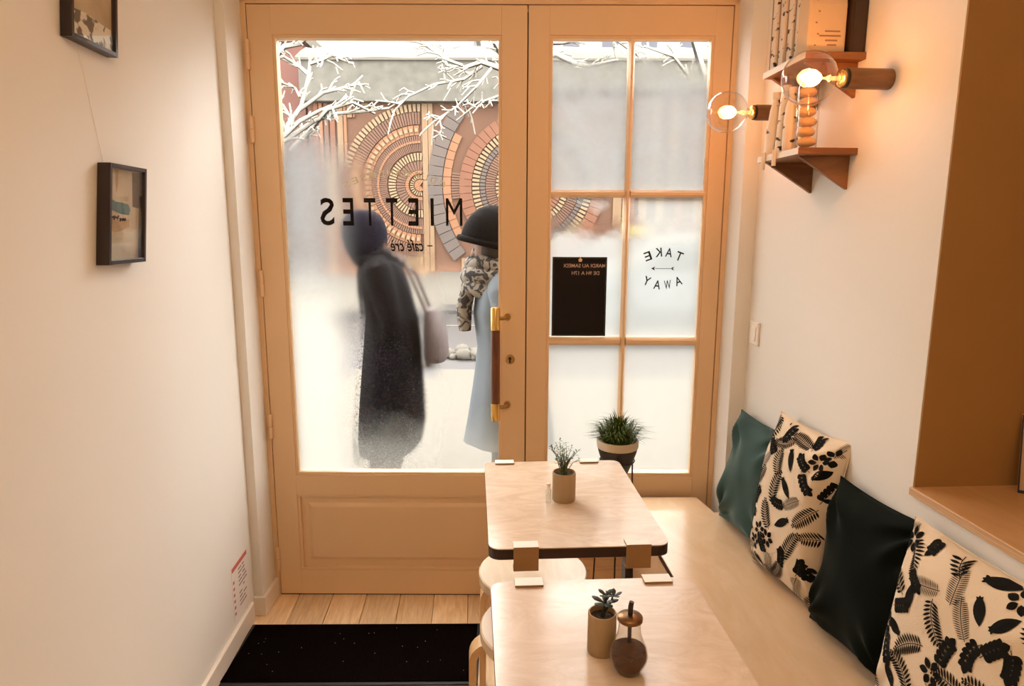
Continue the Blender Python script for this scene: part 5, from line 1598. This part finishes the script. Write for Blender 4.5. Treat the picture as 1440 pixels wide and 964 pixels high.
for s_ in (-1, 1):
    sleeve(m, [pose['hip'][s_], pose['knee'][s_], pose['ankle'][s_]], [0.098, 0.078, 0.066])
m.build('trousers', M['trouser'], p1, smooth=60)
m = MB()
for s_ in (-1, 1):
    a = Vector(pose['ankle'][s_])
    m.tube([a + Vector((0.05, 0, -0.025)), a + Vector((0, 0, -0.02)), a + Vector((-0.09, 0, -0.042)), a + Vector((-0.165, 0, -0.05))], [0.042, 0.055, 0.045, 0.026], 12)
m.build('boots', M['black'], p1, smooth=60)
hd = Vector(pose['head'])
m = MB().lathe([(0.098, -0.12), (0.112, -0.06), (0.118, 0.0), (0.112, 0.05), (0.095, 0.095), (0.06, 0.128), (0.0, 0.142)], 28, Matrix.Translation(hd) @ Matrix.Rotation(R(-8), 4, 'Y') @ Matrix.Scale(1.04, 4, (1, 0, 0)), close=False)
m.build('cap', M['cap_blue'], p1, smooth=60)
MB().ball(hd + Vector((0.005, 0, -0.03)), 0.106, 0.098, 0.125, 20, 14).build('hair', M['hair'], p1, smooth=60) 
m = MB().tube([hd + Vector((math.cos(2 * PI * k / 16) * 0.085 + 0.05, math.sin(2 * PI * k / 16) * 0.09, -0.145 + 0.02 * math.sin(k))) for k in range(17)], 0.04, 10, cap=False)
m.build('scarf', M['coat_dark'], p1, smooth=60)
# taupe bag hanging behind the figure's hip
t = outside('shoulder_bag', 'taupe cloth bag carried at the back of the dark-coated person', 'bag', -0.765 + 0.235, 1.58, GZ)
MB().add(*(lambda L_: (L_.v, L_.f))(loft([(0.06, -0.02, 0.80, 0.055, 0.12), (0.065, -0.02, 0.84, 0.07, 0.145), (0.06, -0.02, 1.0, 0.065, 0.145), (0.04, -0.02, 1.14, 0.035, 0.12)], 24))).build('pouch', M['bag'], t, smooth=60)
MB().tube([(0.03, 0.08, 1.12), (-0.06, 0.12, 1.34), (-0.20, 0.10, 1.455), (-0.10, -0.10, 1.43), (0.03, -0.12, 1.12)], 0.011, 8).build('strap', M['bag'], t, smooth=60)

# the person in the black hat right at the door, mostly behind the stile
pose = dict(pelvis=(0.04, 0, 0.86), waist=(0.04, 0, 1.02), chest=(0.01, 0, 1.24), neck=(-0.03, 0, 1.39), head=(-0.06, 0, 1.535), face=(-1, 0.0, -0.35),
            shoulder={-1: (0.02, -0.17, 1.32), 1: (0.02, 0.17, 1.32)}, elbow={-1: (0.06, -0.22, 1.06), 1: (0.07, 0.22, 1.06)},
            wrist={-1: (0.03, -0.165, 0.88), 1: (0.03, 0.165, 0.88)},
            hip={-1: (0.04, -0.085, 0.82), 1: (0.04, 0.085, 0.82)}, knee={-1: (0.02, -0.085, 0.45), 1: (0.05, 0.085, 0.45)},
            ankle={-1: (0.05, -0.085, 0.08), 1: (0.09, 0.085, 0.08)})
p2, _ = person('person in a black brimmed knit hat and patterned scarf standing behind the door stile', -0.045, 0.66, 0, pose)
m = loft([(0.035, 0, 0.58, 0.225, 0.215), (0.035, 0, 0.72, 0.20, 0.21), (0.04, 0, 0.92, 0.175, 0.205), (0.04, 0, 1.05, 0.16, 0.20),
          (0.01, 0, 1.22, 0.15, 0.215), (0.0, 0, 1.33, 0.125, 0.195), (-0.015, 0, 1.385, 0.085, 0.105), (-0.03, 0, 1.42, 0.07, 0.08)], 32, 0.035, 2)
for s_ in (-1, 1):
    sleeve(m, [Vector(pose['shoulder'][s_]) * 0.72 + Vector(pose['neck']) * 0.28, Vector(pose['shoulder'][s_]) + Vector((0, 0.035 * s_, 0.004)), Vector(pose['shoulder'][s_]).lerp(Vector(pose['elbow'][s_]), 0.5), pose['elbow'][s_], Vector(pose['elbow'][s_]).lerp(Vector(pose['wrist'][s_]), 0.6), pose['wrist'][s_]], [0.08, 0.084, 0.076, 0.066, 0.058, 0.048])
m.build('coat', M['coat_pale'], p2, smooth=60)
m = MB()
for s_ in (-1, 1):
    sleeve(m, [pose['hip'][s_], pose['knee'][s_], pose['ankle'][s_]], [0.095, 0.074, 0.062])
m.build('trousers', M['trouser'], p2, smooth=60)
m = MB()
for s_ in (-1, 1):
    a = Vector(pose['ankle'][s_])
    m.tube([a + Vector((0.05, 0, -0.022)), a + Vector((0, 0, -0.02)), a + Vector((-0.09, 0, -0.04)), a + Vector((-0.16, 0, -0.048))], [0.040, 0.052, 0.042, 0.026], 12)
m.build('boots', M['black'], p2, smooth=60)
hd = Vector(pose['head'])
HM = Matrix.Translation(hd + Vector((0, 0, 0.022))) @ Matrix.Rotation(R(12), 4, 'Y')
m = MB().lathe([(0.126, -0.015), (0.127, 0.015), (0.120, 0.055), (0.103, 0.10), (0.074, 0.140), (0.036, 0.164), (0.0, 0.170)], 30, HM @ Matrix.Scale(1.12, 4, (1, 0, 0)), close=False)
m.build('hat', M['cap_dark'], p2, smooth=60)
m = MB()
rim = [HM @ Vector((math.cos(2 * PI * k / 24) * (0.127 + (0.020 if math.cos(2 * PI * k / 24) < -0.2 else 0) * abs(math.cos(2 * PI * k / 24))), math.sin(2 * PI * k / 24) * 0.122, -0.012)) for k in range(25)]
m.tube(rim, 0.015, 10, cap=False)
m.build('brim', M['cap_dark'], p2, smooth=60)
MB().ball(hd + Vector((0.02, 0, -0.03)), 0.098, 0.092, 0.115, 20, 14).build('hair', M['hair'], p2, smooth=60)
m = MB()
for j, (dz, rr, tr) in enumerate(((-0.085, 0.098, 0.038), (-0.140, 0.112, 0.045), (-0.195, 0.115, 0.042))):
    m.tube([hd + Vector((math.cos(2 * PI * k / 18) * rr + 0.01, math.sin(2 * PI * k / 18) * rr * 0.95, dz + 0.012 * math.sin(k * 1.7 + j))) for k in range(19)], tr, 10, cap=False)
m.tube([hd + Vector((-0.10, -0.04, -0.19)), hd + Vector((-0.125, -0.05, -0.29)), hd + Vector((-0.12, -0.05, -0.40))], [0.035, 0.04, 0.03], 10)
m.build('scarf', M['scarf'], p2, smooth=60)
